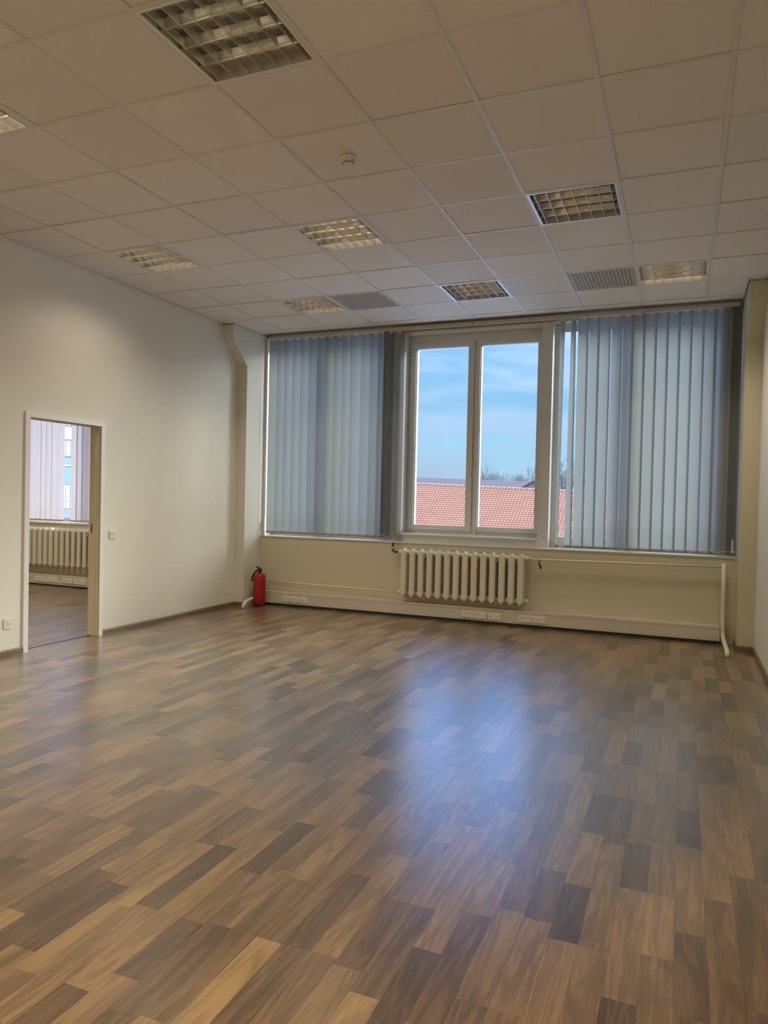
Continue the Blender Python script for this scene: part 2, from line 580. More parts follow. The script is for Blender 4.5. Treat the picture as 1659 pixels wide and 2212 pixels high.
# joints read off the photograph: pixel of a joint -> column and depth
def unproj(u, v):
    d = [ROW[0][i] * (u - 829.5) / FPX + ROW[1][i] * (v - 1106) / FPX + ROW[2][i] for i in range(3)]
    k = -CAM_POS[2] / d[2]
    return CAM_POS[0] + d[0] * k, CAM_POS[1] + d[1] * k
JOINTS = [(1248, 1913, 65, 25), (1217, 2033, 25, 60), (1281, 2050, 45, 55), (1427, 1935, 45, 70), (1336, 2163, 60, 30), (1420, 2069, 70, 50), (1489, 2019, 65, 40), (1550, 1946, 68, 50), (1636, 2186, 50, 40), (1178, 1693, 60, 50), (1220, 1693, 65, 50), (1270, 1669, 35, 65), (1186, 1779, 50, 55), (1232, 1785, 65, 60), (1197, 1881, 60, 35), (1301, 1717, 55, 30), (1343, 1724, 55, 33), (1326, 1823, 33, 60), (1380, 1824, 50, 22), (1370, 1922, 22, 60), (1437, 1753, 42, 60), (1442, 1670, 60, 45), (1485, 1752, 50, 20), (1486, 1830, 20, 60), (1528, 1694, 35, 62), (1572, 1696, 28, 60), (1541, 1840, 62, 68), (1587, 1788, 60, 66), (1636, 1797, 50, 46), (1603, 1896, 66, 38), (1607, 1656, 68, 45), (255, 1910, 66, 30), (36, 1967, 30, 68), (320, 1959, 40, 60), (361, 1972, 65, 60), (478, 2000, 60, 33), (275, 2111, 28, 60), (167, 2133, 66, 33), (51, 2097, 60, 58), (328, 2201, 50, 60), (585, 2032, 42, 74), (642, 2047, 42, 40), (700, 2063, 62, 48), (850, 1945, 45, 38), (915, 1960, 60, 45), (925, 2054, 65, 28), (1036, 1977, 62, 35), (1093, 1963, 30, 58), (790, 2151, 33, 66), (1020, 2168, 50, 45), (1082, 2185, 58, 50), (103, 1651, 65, 28), (144, 1697, 43, 62), (35, 1722, 62, 28), (312, 1661, 38, 68), (96, 1744, 62, 50), (126, 1753, 60, 44), (207, 1766, 68, 43), (335, 1694, 50, 62), (362, 1708, 66, 38), (459, 1708, 60, 28), (546, 1683, 45, 62), (521, 1735, 60, 40), (63, 1812, 60, 32), (280, 1785, 38, 64), (311, 1799, 50, 44), (352, 1810, 62, 58), (236, 1883, 66, 34), (256, 1911, 62, 28), (446, 1823, 40, 66), (495, 1829, 62, 25), (65, 1879, 50, 40), (100, 1891, 62, 52), (657, 1670, 38, 64), (691, 1680, 44, 52), (726, 1687, 62, 44), (788, 1715, 33, 58), (865, 1683, 55, 33), (666, 1780, 60, 26), (595, 1794, 40, 68), (804, 1800, 48, 55), (760, 1790, 45, 64), (606, 1877, 55, 50), (650, 1901, 64, 40), (780, 1892, 50, 20), (872, 1850, 38, 58), (951, 1820, 58, 38), (1024, 1785, 40, 58), (1041, 1852, 55, 50), (1088, 1862, 50, 56), (930, 1662, 50, 56), (918, 1726, 56, 50), (960, 1731, 60, 44), (1054, 1677, 44, 50), (1443, 1590, 50, 65), (1370, 1605, 60, 30), (1311, 1552, 30, 66), (1290, 1588, 50, 48), (1481, 1565, 50, 66), (1516, 1541, 62, 44), (1582, 1537, 30, 66), (1482, 1469, 30, 66), (1388, 1505, 30, 60), (1165, 1566, 35, 62)]
def proj(x, y, z):
    q = [ROW[i][0] * (x - CAM_POS[0]) + ROW[i][1] * (y - CAM_POS[1]) + ROW[i][2] * (z - CAM_POS[2]) for i in range(3)]
    if q[2] < 0.2:
        return None
    return FPX * q[0] / q[2] + 829.5, FPX * q[1] / q[2] + 1106

pieces = []
kmin = int(math.floor((XN - PX0) / PW))
kmax = int(math.ceil((XR - PX0) / PW))
rnd = random.Random(11)
known = {}
for j in JOINTS:
    x, y = unproj(j[0], j[1])
    known.setdefault(int(math.floor((x - PX0) / PW)), []).append((y, j[2] / 100.0, j[3] / 100.0))
for k in range(kmin, kmax + 1):
    x0, x1 = PX0 + k * PW, PX0 + (k + 1) * PW
    if x1 <= XN or x0 >= XR:
        continue
    x0, x1 = max(x0, XN), min(x1, XR)
    next_room = x1 < XL - 0.03
    ys, yend = (-1.5, YB) if next_room else (-4.3, YB)
    lst = sorted(known.get(k, []))
    y = ys - rnd.random() * 0.5
    segs = []          # (start, end, tone at start, tone at end)
    pts_ = [(y, None, None)] + [q for q in lst if q[0] > ys] + [(yend + 0.3, None, None)]
    for i in range(len(pts_) - 1):
        segs.append((pts_[i][0], pts_[i + 1][0], pts_[i][1], pts_[i + 1][2]))
    last = None
    for (s0, s1, ta, tb) in segs:
        ln = s1 - s0
        nsp = 1 if ln < 0.80 else max(2, int(round(ln / rnd.uniform(0.40, 0.52))))
        cuts = [s0]
        for i in range(1, nsp):
            cuts.append(s0 + ln * (i + rnd.uniform(-0.22, 0.22)) / nsp)
        cuts.append(s1)
        for i in range(nsp):
            tone = rnd.choice((0.22, 0.32, 0.40, 0.46, 0.54, 0.60, 0.66, 0.72)) + rnd.uniform(-0.03, 0.03)
            if last is not None and abs(tone - last) < 0.08:
                tone += 0.14 if tone < 0.5 else -0.14
            if i == 0 and ta is not None and i == nsp - 1 and tb is not None:
                tone = (ta + tb) / 2
            elif i == 0 and ta is not None:
                tone = ta
            elif i == nsp - 1 and tb is not None:
                tone = tb
            last = tone
            a, b_ = max(cuts[i], ys), min(cuts[i + 1], yend)
            if b_ - a > 0.01:
                pieces.append((x0, x1, a, b_, min(0.92, max(0.04, 0.53 + (tone - 0.53) * 1.45)), rnd.random()))

def piece_size(p):
    pts = [proj(x, y, 0) for x in p[:2] for y in p[2:4]]
    if any(q is None for q in pts):
        return 0
    u = [min(1659, max(0, q[0])) for q in pts]
    v = [min(2212, max(0, q[1])) for q in pts]
    A, Bq, Cq, D = pts[0], pts[1], pts[3], pts[2]
    def cl(q): return (min(1659, max(0, q[0])), min(2212, max(0, q[1])))
    po = [cl(A), cl(Bq), cl(Cq), cl(D)]
    ar = 0
    for i in range(4):
        ar += po[i][0] * po[(i + 1) % 4][1] - po[(i + 1) % 4][0] * po[i][1]
    ar = abs(ar)
    if p[1] < XL - 0.03:
        ar = 0
    return ar

def piece_mesh(plist, name):
    mb = MB()
    cols = []
    g = 0.0002
    for (x0, x1, y0, y1, tn, sd) in plist:
        mb.box(x0 + g, x1 - g, y0 + g, y1 - g, -0.0115, 0.0)
        cols += [(tn, sd, 0, 1)] * 6
    me = mb.mesh(name, M['wood'])
    at = me.color_attributes.new('piece', 'FLOAT_COLOR', 'CORNER')
    buf = []
    for c in cols:
        buf += list(c) * 4
    at.data.foreach_set('color', buf)
    return me

pieces.sort(key=piece_size, reverse=True)
for p in pieces[:300]:
    link('plank', piece_mesh([p], 'plank'), floor)
link('floor_planks', piece_mesh(pieces[300:], 'floor_planks'), floor, kind='stuff')

# ------------------------------------------------------------------ walls
# left wall with door opening
DY0, DY1, DZ = 0.915, 1.735, 2.01
wl = MB()
wl.box(XL - TW, XL, YR, DY0 - 0.02, 0, 3.75)
wl.box(XL - TW, XL, DY1 + 0.02, YO, 0, 3.75)
wl.box(XL - TW, XL, DY0 - 0.02, DY1 + 0.02, DZ + 0.02, 3.75)
wall_left = wl.build('wall_left', M['wall_side'], kind='structure')
# pilasters with haunch (profile in y-z)
hp = [(4.03, 0), (YO, 0), (YO, 3.43), (3.71, 3.43), (3.71, 3.27), (4.03, 2.98)]
MB().prism([(a, b) for a, b in hp], 'x', XL - 0.01, -4.0).build('pilaster', M['pilaster'], wall_left)
wall_right = B(XR, XR + 0.12, YR, YO, 0, 3.75).build('wall_right', M['wall_side'], kind='structure')
MB().prism([(a, b) for a, b in hp], 'x', 1.555, XR + 0.01).build('pilaster', M['wall'], wall_right)
B(XN - 0.12, XR + 0.12, YR - 0.12, YR, 0, 3.75).build('wall_rear', M['wall'], kind='structure')
B(XN - 0.12, XN, YR, YO, 0, 3.75).build('wall_far_left', M['wall'], kind='structure')
B(XN, XL - TW, -1.62, -1.5, 0, 3.75).build('wall_partition', M['wall'], kind='structure')
# back wall: parapet, window surround
LZ = 0.872
wb = MB()
wb.box(-4.0, 1.555, YB, YO, 0, LZ - 0.012)          # parapet
wb.box(-4.0, 1.555, YG - 0.02, YO, LZ - 0.012, 0.93)   # low wall behind the ledge
wb.box(-4.0, 1.555, 4.55, YO, 3.39, 3.75)
wb.box(1.51, 1.555, 4.60, YO, 0.945, 3.39)
wb.box(XN, XL - TW, YB, YO, 0, 0.905)
wb.box(XN, XL - TW, YG - 0.05, YO, 3.20, 3.75)
wb.box(XN, -9.6, YG - 0.05, YO, 0.905, 3.20)
wb.box(-6.0, XL - TW, YG - 0.05, YO, 0.905, 3.20)
wb.box(-4.145, -3.99, 3.72, YO, 3.43, 3.75)
wb.box(1.55, 1.71, 3.72, YO, 3.43, 3.75)
wall_back = wb.build('wall_back', M['wall'], kind='structure')
B(-4.0, 1.555, YB - 0.012, 4.70, LZ - 0.012, LZ).build('trim_1', M['frame'], kind='structure', label=None)
B(XN, XL - TW, YB - 0.015, 4.66, 0.905, 0.925).build('trim_2', M['white'], kind='structure')
# centre window box (projects in front of the side windows)
cb = MB()
cb.box(-2.215, -2.107, 4.53, YO, 0.955, 3.39)
cb.box(-0.465, -0.345, 4.53, YO, 0.955, 3.39)
cb.box(-2.107, -0.465, 4.53, YO, 3.365, 3.39)
cb.box(-2.215, -0.345, 4.53, YO, LZ, 0.955)
cbo = cb.build('window_surround', M['frame'], wall_back)
MB().lathe([(0.001, 4.524), (0.026, 4.524), (0.030, 4.531)], (-0.385, 0, 3.325), 'y', 20).build('wall_plug', M['frame'], wall_back)
MB().lathe([(0.001, 4.522), (0.018, 4.524), (0.020, 4.531)], (-0.398, 0, 2.02), 'y', 16).build('wall_plug', M['frame'], wall_back)
MB().lathe([(0.001, 4.525), (0.022, 4.525), (0.024, 4.531)], (-0.40, 0, 1.00), 'y', 16).build('wall_plug', M['frame'], wall_back)
B(-3.998, -3.965, 4.45, 4.60, LZ, 3.42).build('trim_3', M['white'], kind='structure')
B(-4.0, -3.975, YB - 0.006, 4.45, 0, LZ).build('trim_4', M['wall'], kind='structure')
# outer slab over the ceiling
B(XN - 0.12, XR + 0.12, YR - 0.12, YO, 3.75, 3.95).build('ceiling_2', M['slab'], kind='structure')

# ------------------------------------------------------------------ skirtings
def skirt(name, x0, x1, y0, y1):
    h = 0.052
    if x1 - x0 > y1 - y0:
        MB().prism([(y0, 0), (y1, 0), (y1, h), (y0 + 0.006, h), (y0, h - 0.01)], 'x', x0, x1).build(name, M['skirting'], kind='structure')
    else:
        s_ = 1 if x0 < -1 else -1
        o = [(x0, 0), (x1, 0), (x1, h - 0.01), (x1 - 0.006, h), (x0, h)] if s_ > 0 else [(x0, 0), (x1, 0), (x1, h), (x0 + 0.006, h), (x0, h - 0.01)]
        MB().prism(o, 'y', y0, y1).build(name, M['skirting'], kind='structure')
skirt('baseboard_left', XL, XL + 0.016, 1.79, 4.03)
skirt('baseboard_left_front', XL, XL + 0.016, YR, 0.87)
skirt('baseboard_pilaster', XL + 0.016, -4.0, 4.014, 4.03)
skirt('baseboard_right', XR - 0.016, XR, YR, 4.014)
skirt('baseboard_right_pilaster', 1.539, XR - 0.016, 4.014, 4.03)
skirt('baseboard_right_return', 1.539, 1.555, 4.03, YB)
B(-3.99, 1.42, YB - 0.09, YB, 0.0, 0.034).build('baseboard_back', M['gap'], kind='structure')
B(XN, XL - TW, YB - 0.09, YB, 0.0, 0.022).build('baseboard_next_room', M['gap'], kind='structure')

# ------------------------------------------------------------------ ceiling
ceiling = B(XL, XR, YR, 4.36, 3.70, 3.72).build('ceiling', M['slab'], kind='structure')
lights_at = [(-1.2, -1.2), (-3.6, 1.2), (-1.8, 1.2), (0.0, 1.2), (-1.2, 3.0), (0.6, 3.0), (-3.0, 3.0), (-3.0, -1.2)]
rear_fill_lights = [(0.6, -3.0), (-1.8, -3.6), (-3.6, -3.6), (-0.6, -5.4), (-3.0, -5.4)]  # unseen lamps added behind the camera as general fill
perf_at = [(0.0, 3.0), (-2.4, 3.0)]
YE = 4.32
taken = set((round(a, 1), round(b, 1)) for a, b in lights_at + rear_fill_lights + perf_at)
xs = [XL + 0.008] + [round(-3.6 + 0.6 * i, 2) for i in range(9)] + [XR - 0.006]
ys = [YR] + [round(-6.6 + 0.6 * i, 2) for i in range(1, 19)] + [YE]
tcache = {}
for i in range(len(xs) - 1):
    for j in range(len(ys) - 1):
        x0, x1, y0, y1 = xs[i], xs[i + 1], ys[j], ys[j + 1]
        if (round(x0, 1), round(y0, 1)) in taken and i > 0:
            continue
        if x0 < -4.1 and y0 > 3.5:
            x0 = -3.995
            if y1 < 3.7:
                x0 = -3.995
        if x1 > 1.6 and y0 > 3.55:
            x1 = 1.535
        if x1 - x0 < 0.05 or y1 - y0 < 0.02:
            continue
        a, b_ = x1 - x0 - 0.008, y1 - y0 - 0.008
        key = (round(a, 3), round(b_, 3))
        if key not in tcache:
            c = 0.004
            mb = MB()
            vs = [(-a / 2, -b_ / 2, c), (a / 2, -b_ / 2, c), (a / 2, b_ / 2, c), (-a / 2, b_ / 2, c),
                  (-a / 2 + c, -b_ / 2 + c, 0), (a / 2 - c, -b_ / 2 + c, 0), (a / 2 - c, b_ / 2 - c, 0), (-a / 2 + c, b_ / 2 - c, 0),
                  (-a / 2, -b_ / 2, 0.018), (a / 2, -b_ / 2, 0.018), (a / 2, b_ / 2, 0.018), (-a / 2, b_ / 2, 0.018)]
            mb.add(vs, [(4, 7, 6, 5), (0, 4, 5, 1), (1, 5, 6, 2), (2, 6, 7, 3), (3, 7, 4, 0), (0, 1, 9, 8), (1, 2, 10, 9), (2, 3, 11, 10), (3, 0, 8, 11), (8, 9, 10, 11)])
            tcache[key] = mb.mesh('ceiling_tile', M['tile'])
        o = link('ceiling_tile', tcache[key], ceiling, ((x0 + x1) / 2, (y0 + y1) / 2, H + 0.004 + rnd.uniform(-0.0008, 0.0012)))
        o.rotation_euler = (rnd.uniform(-0.0016, 0.0016), rnd.uniform(-0.0016, 0.0016), 0)
# small strip of tile left of the pilaster front
o = B(XL + 0.008, -3.604, 3.604, 3.70, H + 0.004, H + 0.02).build('ceiling_tile', M['tile'], ceiling)
o = B(1.535, XR - 0.006, 3.604, 3.70, H + 0.004, H + 0.02).build('ceiling_tile', M['tile'], ceiling)

def tee(x0, x1, y0, y1, nm):
    B(x0, x1, y0, y1, H, H + 0.0035).build(nm, M['tee'], ceiling)
tw = 0.012
for x in xs[1:-1]:
    tee(x - tw, x + tw, YR, YE, 'main_runner')
for y in ys[1:-1]:
    x0_, x1_ = XL + 0.008, XR - 0.006
    if y > 3.9:
        x0_, x1_ = -3.992, 1.53
    for x in range(len(xs) - 1):
        a, b_ = max(xs[x], x0_) + tw, min(xs[x + 1], x1_) - tw
        if b_ - a > 0.02:
            B(a, b_, y - tw, y + tw, H + 0.0004, H + 0.0036).build('cross_tee', M['tee'], ceiling)
tee(-3.99, 1.53, YE - 0.01, YE + 0.012, 'edge_angle')
tee(XL + 0.006, XL + 0.022, YR, 3.70, 'edge_angle')
tee(XR - 0.024, XR - 0.004, YR, 3.70, 'edge_angle')
tee(1.52, 1.54, 3.69, YE, 'edge_angle')
tee(1.52, XR - 0.004, 3.68, 3.70, 'edge_angle')
tee(-3.995, -3.975, 3.69, YE, 'edge_angle')
tee(XL + 0.006, -3.975, 3.68, 3.70, 'edge_angle')

# perforated panels: real holes (joined hole rims over a dark backing)
def perf_panel(x0, y0):
    n = 16
    a = 0.6 - 0.028
    mar = 0.028
    cell = (a - 2 * mar) / n
    r = 0.0085
    mb = MB()
    sx, sy = x0 + 0.014, y0 + 0.014
    z = H + 0.004
    mb.add([(sx, sy, z), (sx + a, sy, z), (sx + a, sy + mar, z), (sx, sy + mar, z)], [(0, 3, 2, 1)])
    mb.add([(sx, sy + a - mar, z), (sx + a, sy + a - mar, z), (sx + a, sy + a, z), (sx, sy + a, z)], [(0, 3, 2, 1)])
    mb.add([(sx, sy + mar, z), (sx + mar, sy + mar, z), (sx + mar, sy + a - mar, z), (sx, sy + a - mar, z)], [(0, 3, 2, 1)])
    mb.add([(sx + a - mar, sy + mar, z), (sx + a, sy + mar, z), (sx + a, sy + a - mar, z), (sx + a - mar, sy + a - mar, z)], [(0, 3, 2, 1)])
    for i in range(n):
        for j in range(n):
            cx, cy = sx + mar + (i + .5) * cell, sy + mar + (j + .5) * cell
            h = cell / 2
            sq = [(-h, -h), (0, -h), (h, -h), (h, 0), (h, h), (0, h), (-h, h), (-h, 0)]
            vs = [(cx + p[0], cy + p[1], z) for p in sq]
            an = [225, 270, 315, 0, 45, 90, 135, 180]
            vs += [(cx + r * math.cos(math.radians(t)), cy + r * math.sin(math.radians(t)), z) for t in an]
            mb.add(vs, [(k, 8 + k, 8 + (k + 1) % 8, (k + 1) % 8) for k in range(8)])
    p = mb.build('perforated_panel', M['perf'], ceiling)
    B(sx, sx + a, sy, sy + a, z + 0.02, z + 0.03).build('panel_backing', M['slab'], p)
M['perf'] = pmat('perforated_steel_panel', (0.52, 0.48, 0.42), 0.5)
for p in perf_at:
    perf_panel(*p)

# ------------------------------------------------------------------ luminaires
def lum_meshes():
    d = {}
    s = 0.572
    x0 = y0 = 0.014
    x1 = y1 = 0.014 + s
    zt = 0.075
    mb = MB()
    mb.box(x0, x1, y0, y0 + 0.004, 0.002, zt)
    mb.box(x0, x1, y1 - 0.004, y1, 0.002, zt)
    mb.box(x0, x0 + 0.004, y0, y1, 0.002, zt)
    mb.box(x1 - 0.004, x1, y0, y1, 0.002, zt)
    mb.box(x0, x1, y0, y1, zt, zt + 0.004)
    d['housing'] = mb.mesh('housing', M['housing'])
    mb = MB()
    f = 0.012
    mb.box(x0 - 0.004, x1 + 0.004, y0 - 0.004, y0 + f, -0.002, 0.002)
    mb.box(x0 - 0.004, x1 + 0.004, y1 - f, y1 + 0.004, -0.002, 0.002)
    mb.box(x0 - 0.004, x0 + f, y0 + f, y1 - f, -0.002, 0.002)
    mb.box(x1 - f, x1 + 0.004, y0 + f, y1 - f, -0.002, 0.002)
    d['frame'] = mb.mesh('light_frame', M['lframe'])
    # V-shaped reflector between tubes (runs along x)
    zz = 0.042
    mb = MB()
    n = 5
    o = []
    for i in range(n + 1):
        t = i / n
        o.append((-0.0015 - 0.026 * (t ** 1.6), 0.001 + zz * t))
    o = o[::-1] + [(-o_[0], o_[1]) for o_ in o]
    mb.prism(o, 'x', x0 + 0.006, x1 - 0.006, smooth=True)
    d['reflector'] = mb.mesh('reflector', M['blade'])
    mb = MB()
    mb.prism([(-0.0012, 0.0), (0.0012, 0.0), (0.004, 0.040), (-0.004, 0.040)], 'y', y0 + 0.006, y1 - 0.006)
    d['blade'] = mb.mesh('louver_blade', M['blade'])
    for kname in ('tube_off', 'tube_on'):
        d[kname] = MB().tube([(x0 + 0.01, 0, 0.055), (x1 - 0.01, 0, 0.055)], 0.011, 10).mesh('tube', M[kname])
    return d
LM = lum_meshes()

def luminaire(x, y, lit, label, z=H, power=1.0):
    e = empty('ceiling_light', (x, y, z), label, 'ceiling light', 'square louvred ceiling lights')
    link('housing', LM['housing'], e)
    link('light_frame', LM['frame'], e)
    s = 0.572
    if y > -1.0 and y < 3.5 and x > -5:
        power = 0.55 if x < -3.5 else 0.8
    for i in range(3):
        link('reflector', LM['reflector'], e, (0, 0.014 + s * (i + 1) / 4, 0))
    for i in range(7):
        link('louver_blade', LM['blade'], e, (0.014 + s * (i + 0.5 + 0.0) / 7.0, 0, 0))
    for i in range(4):
        link('tube', LM['tube_on' if lit else 'tube_off'], e, (0, 0.014 + s * (i + 0.5) / 4, 0))
    if lit:
        ld = bpy.data.lights.new('ceiling_light_glow', 'AREA')
        ld.shape = 'SQUARE'
        ld.size = 0.54
        ld.energy = LAMP_POWER * power
        ld.color = LAMP_COLOR
        ld.spread = math.radians(112 if (y > -1.0 and y < 3.5 and x > -3.5) else 134)
        lo = bpy.data.objects.new('glow', ld)
        COL.objects.link(lo)
        lo.parent = e
        lo.location = (0.3, 0.3, -0.006)
    return e

LBL = {
    (-1.2, -1.2): ('large dark louvred square ceiling light nearest the camera at top left', False),
    (-3.0, -1.2): ('louvred square ceiling light cut off by the left picture edge', True),
    (-3.6, 1.2): ('louvred square ceiling light with bright stripes close above the left wall', True),
    (-1.8, 1.2): ('louvred square ceiling light with rows of glowing spots at mid ceiling', True),
    (0.0, 1.2): ('pale grey louvred square ceiling light right of the middle ceiling', False),
    (-1.2, 3.0): ('brownish louvred square ceiling light in front of the open centre window', False),
    (0.6, 3.0): ('cream glowing louvred ceiling light beside the right perforated panel', True),
    (-3.0, 3.0): ('cream glowing louvred ceiling light beside the left perforated panel', True),
}
for p in lights_at:
    luminaire(p[0], p[1], LBL[p][1], LBL[p][0])
RL = ['lit louvred ceiling light over the camera beside the right wall', 'lit louvred ceiling light behind the camera in mid ceiling',
      'lit louvred ceiling light behind the camera by the left wall', 'lit louvred ceiling light nearest the rear wall, right one',
      'lit louvred ceiling light nearest the rear wall, left one']
for p, lb in zip(rear_fill_lights, RL):
    luminaire(p[0], p[1], True, lb, power=1.6 if p[1] == -3.6 else 2.3)
luminaire(-7.2, 2.4, True, 'louvred ceiling light near the window of the adjoining room', z=3.19, power=2.2)  # this lamp and the next are unseen, added to brighten the adjoining room
luminaire(-7.2, -0.3, True, 'louvred ceiling light far from the window of the adjoining room', z=3.19, power=2.6)
B(XN, XL - TW, -1.5, YG - 0.06, 3.27, 3.29).build('ceiling_3', M['tile'], kind='structure')

# smoke detector
e = empty('smoke_detector', (-0.89, 0.33, H), 'small round white smoke detector on the tiled ceiling', 'smoke detector')
MB().lathe([(0.001, 0.003), (0.052, 0.003), (0.053, -0.002), (0.051, -0.014), (0.046, -0.017)], n=32).build('base', M['smoke'], e)
MB().lathe([(0.046, -0.015), (0.045, -0.024), (0.041, -0.032), (0.037, -0.034)], n=32).build('body', M['smoke'], e)
MB().lathe([(0.034, -0.032), (0.034, -0.038), (0.031, -0.044), (0.022, -0.049), (0.001, -0.051)], n=32).build('sensor_cap', M['smoke'], e)
for t in range(8):
    a0 = t * math.pi / 4 + 0.08
    mb = MB()
    nn = 5
    for r_, zz in ((0.0362, -0.0338), (0.0362, -0.0385)):
        for i in range(nn + 1):
            a = a0 + 0.62 * i / nn
            mb.v.append((r_ * math.cos(a), r_ * math.sin(a), zz))
    for i in range(nn):
        mb.f.append((i, i + 1, nn + 2 + i, nn + 1 + i)); mb.m.append(0); mb.sm.append(True)
    mb.build('vent_slot', M['dark'], e)
MB().lathe([(0.001, -0.036), (0.004, -0.036), (0.004, -0.03)], (0.038, -0.028, 0), n=10).build('indicator', M['chrome'], e)

# ------------------------------------------------------------------ door
dr = MB()
dr.box(XL - TW - 0.012, XL + 0.004, DY0 - 0.02, DY0, 0, DZ)
dr.box(XL - TW - 0.012, XL + 0.004, DY1, DY1 + 0.02, 0, DZ)
dr.box(XL - TW - 0.012, XL + 0.004, DY0 - 0.02, DY1 + 0.02, DZ, DZ + 0.02)
door = dr.build('door_1', M['jamb'], kind='structure')
stop = MB().box(XL - 0.075, XL - 0.045, DY1 - 0.012, DY1, 0, DZ).box(XL - 0.075, XL - 0.045, DY0, DY0 + 0.012, 0, DZ).box(XL - 0.075, XL - 0.045, DY0, DY1, DZ - 0.012, DZ)
stop.build('door_stop', M['jamb'], door)
cw, ct = 0.048, 0.016
def casing(o, nm='casing'):
    MB().prism(o, 'x', XL, XL + ct).build(nm, M['casing'], door)
a0, a1, zt = DY0 - cw, DY1 + cw, DZ + cw
casing([(a0, 0), (DY0, 0), (DY0, DZ), (a0, zt)])
casing([(DY1, 0), (a1, 0), (a1, zt), (DY1, DZ)])
casing([(a0 + 0.0006, zt), (DY0 + 0.0006, DZ + 0.0004), (DY1 - 0.0006, DZ + 0.0004), (a1 - 0.0006, zt)])
B(XL - 0.098, XL - 0.088, DY1 - 0.0022, DY1, 0.985, 1.075).build('strike_plate', M['strike'], door)
B(XL - TW + 0.03, XL - TW + 0.045, DY0, DY1, 0.0, 0.003).build('threshold', M['gap'], door)

# ------------------------------------------------------------------ windows
def window_main():
    fr = MB()
    x0, x1, z0, z1 = -2.107, -0.465, 0.955, 3.365
    fr.box(x0, x0 + 0.03, YG, YG + 0.09, z0, z1)
    fr.box(x1 - 0.03, x1, YG, YG + 0.09, z0, z1)
    fr.box(x0 + 0.03, x1 - 0.03, YG, YG + 0.09, z1 - 0.082, z1)
    fr.box(x0 + 0.03, x1 - 0.03, YG, YG + 0.09, z0, z0 + 0.062)
    fr.box(-1.283, -1.262, YG - 0.002, YG + 0.09, z0 + 0.05, z1 - 0.08)
    wn = fr.build('window_1', M['frame'], kind='structure')
    def sash(a, b_, ga, gb):
        zb, zt_ = 1.018, 3.282
        gz0, gz1 = 1.064, 3.222
        s = MB()
        s.box(a, ga, YG - 0.018, YG + 0.05, zb, zt_)
        s.box(gb, b_, YG - 0.018, YG + 0.05, zb, zt_)
        s.box(ga, gb, YG - 0.018, YG + 0.05, zb, gz0)
        s.box(ga, gb, YG - 0.018, YG + 0.05, gz1, zt_)
        so_ = s.build('sash', M['frame'], wn)
        bd = MB()   # glazing bead
        c = 0.010
        bd.box(ga, ga + c, YG + 0.005, YG + 0.03, gz0, gz1)
        bd.box(gb - c, gb, YG + 0.005, YG + 0.03, gz0, gz1)
        bd.box(ga + c, gb - c, YG + 0.005, YG + 0.03, gz0, gz0 + c)
        bd.box(ga + c, gb - c, YG + 0.005, YG + 0.03, gz1 - c, gz1)
        bd.build('glazing_bead', M['frame'], so_)
        B(ga, gb, YG + 0.022, YG + 0.026, gz0, gz1).build('pane', M['glass'], so_)
        # outer sash behind (double casement)
        o2 = MB()
        t_ = 0.022
        o2.box(ga - 0.02, ga + t_ - 0.012, YG + 0.05, YG + 0.065, gz0 - 0.03, gz1 + 0.03)
        o2.box(gb - t_ + 0.012, gb + 0.02, YG + 0.05, YG + 0.065, gz0 - 0.03, gz1 + 0.03)
        o2.box(ga + 0.01, gb - 0.01, YG + 0.05, YG + 0.065, gz0 - 0.03, gz0 + 0.006)
        o2.box(ga + 0.01, gb - 0.01, YG + 0.05, YG + 0.065, gz1 - 0.014, gz1 + 0.03)
        o2.build('outer_sash', M['frame'], wn)
        return so_
    sash(-2.076, -1.284, -2.016, -1.352)
    sash(-1.261, -0.478, -1.212, -0.530)
    for z in (1.18, 1.72, 2.26, 2.80, 3.15):
        MB().tube([(-2.088, YG - 0.022, z - 0.018), (-2.088, YG - 0.022, z + 0.018)], 0.008, 8).build('hinge', M['chrome'], wn)
    # turn handle and catches
    h = MB()
    h.box(-1.290, -1.276, YG - 0.030, YG - 0.018, 2.06, 2.10)
    h.tube([(-1.283, YG - 0.030, 2.085), (-1.283, YG - 0.048, 2.085), (-1.281, YG - 0.050, 2.02)], 0.006, 8)
    h.build('window_handle', M['white'], wn)
    h = MB()
    h.box(-1.235, -1.175, YG - 0.026, YG - 0.018, 1.035, 1.052)
    h.tube([(-1.215, YG - 0.03, 1.045), (-1.222, YG - 0.045, 1.02), (-1.24, YG - 0.06, 0.985), (-1.285, YG - 0.07, 0.982)], 0.004, 8)
    h.build('window_catch', M['chrome'], wn)
    h = MB().box(-1.235, -1.175, YG - 0.026, YG - 0.018, 3.236, 3.252)
    h.build('window_catch', M['chrome'], wn)
    h = MB().tube([(-1.248, YG - 0.022, 2.98), (-1.248, YG - 0.022, 3.2)], 0.003, 6)
    h.build('latch_rod', M['white'], wn)
    B(-2.107, -0.465, 4.505, YG, 0.955, 0.972).build('window_sill', M['white'], wn)
    return wn
window_main()

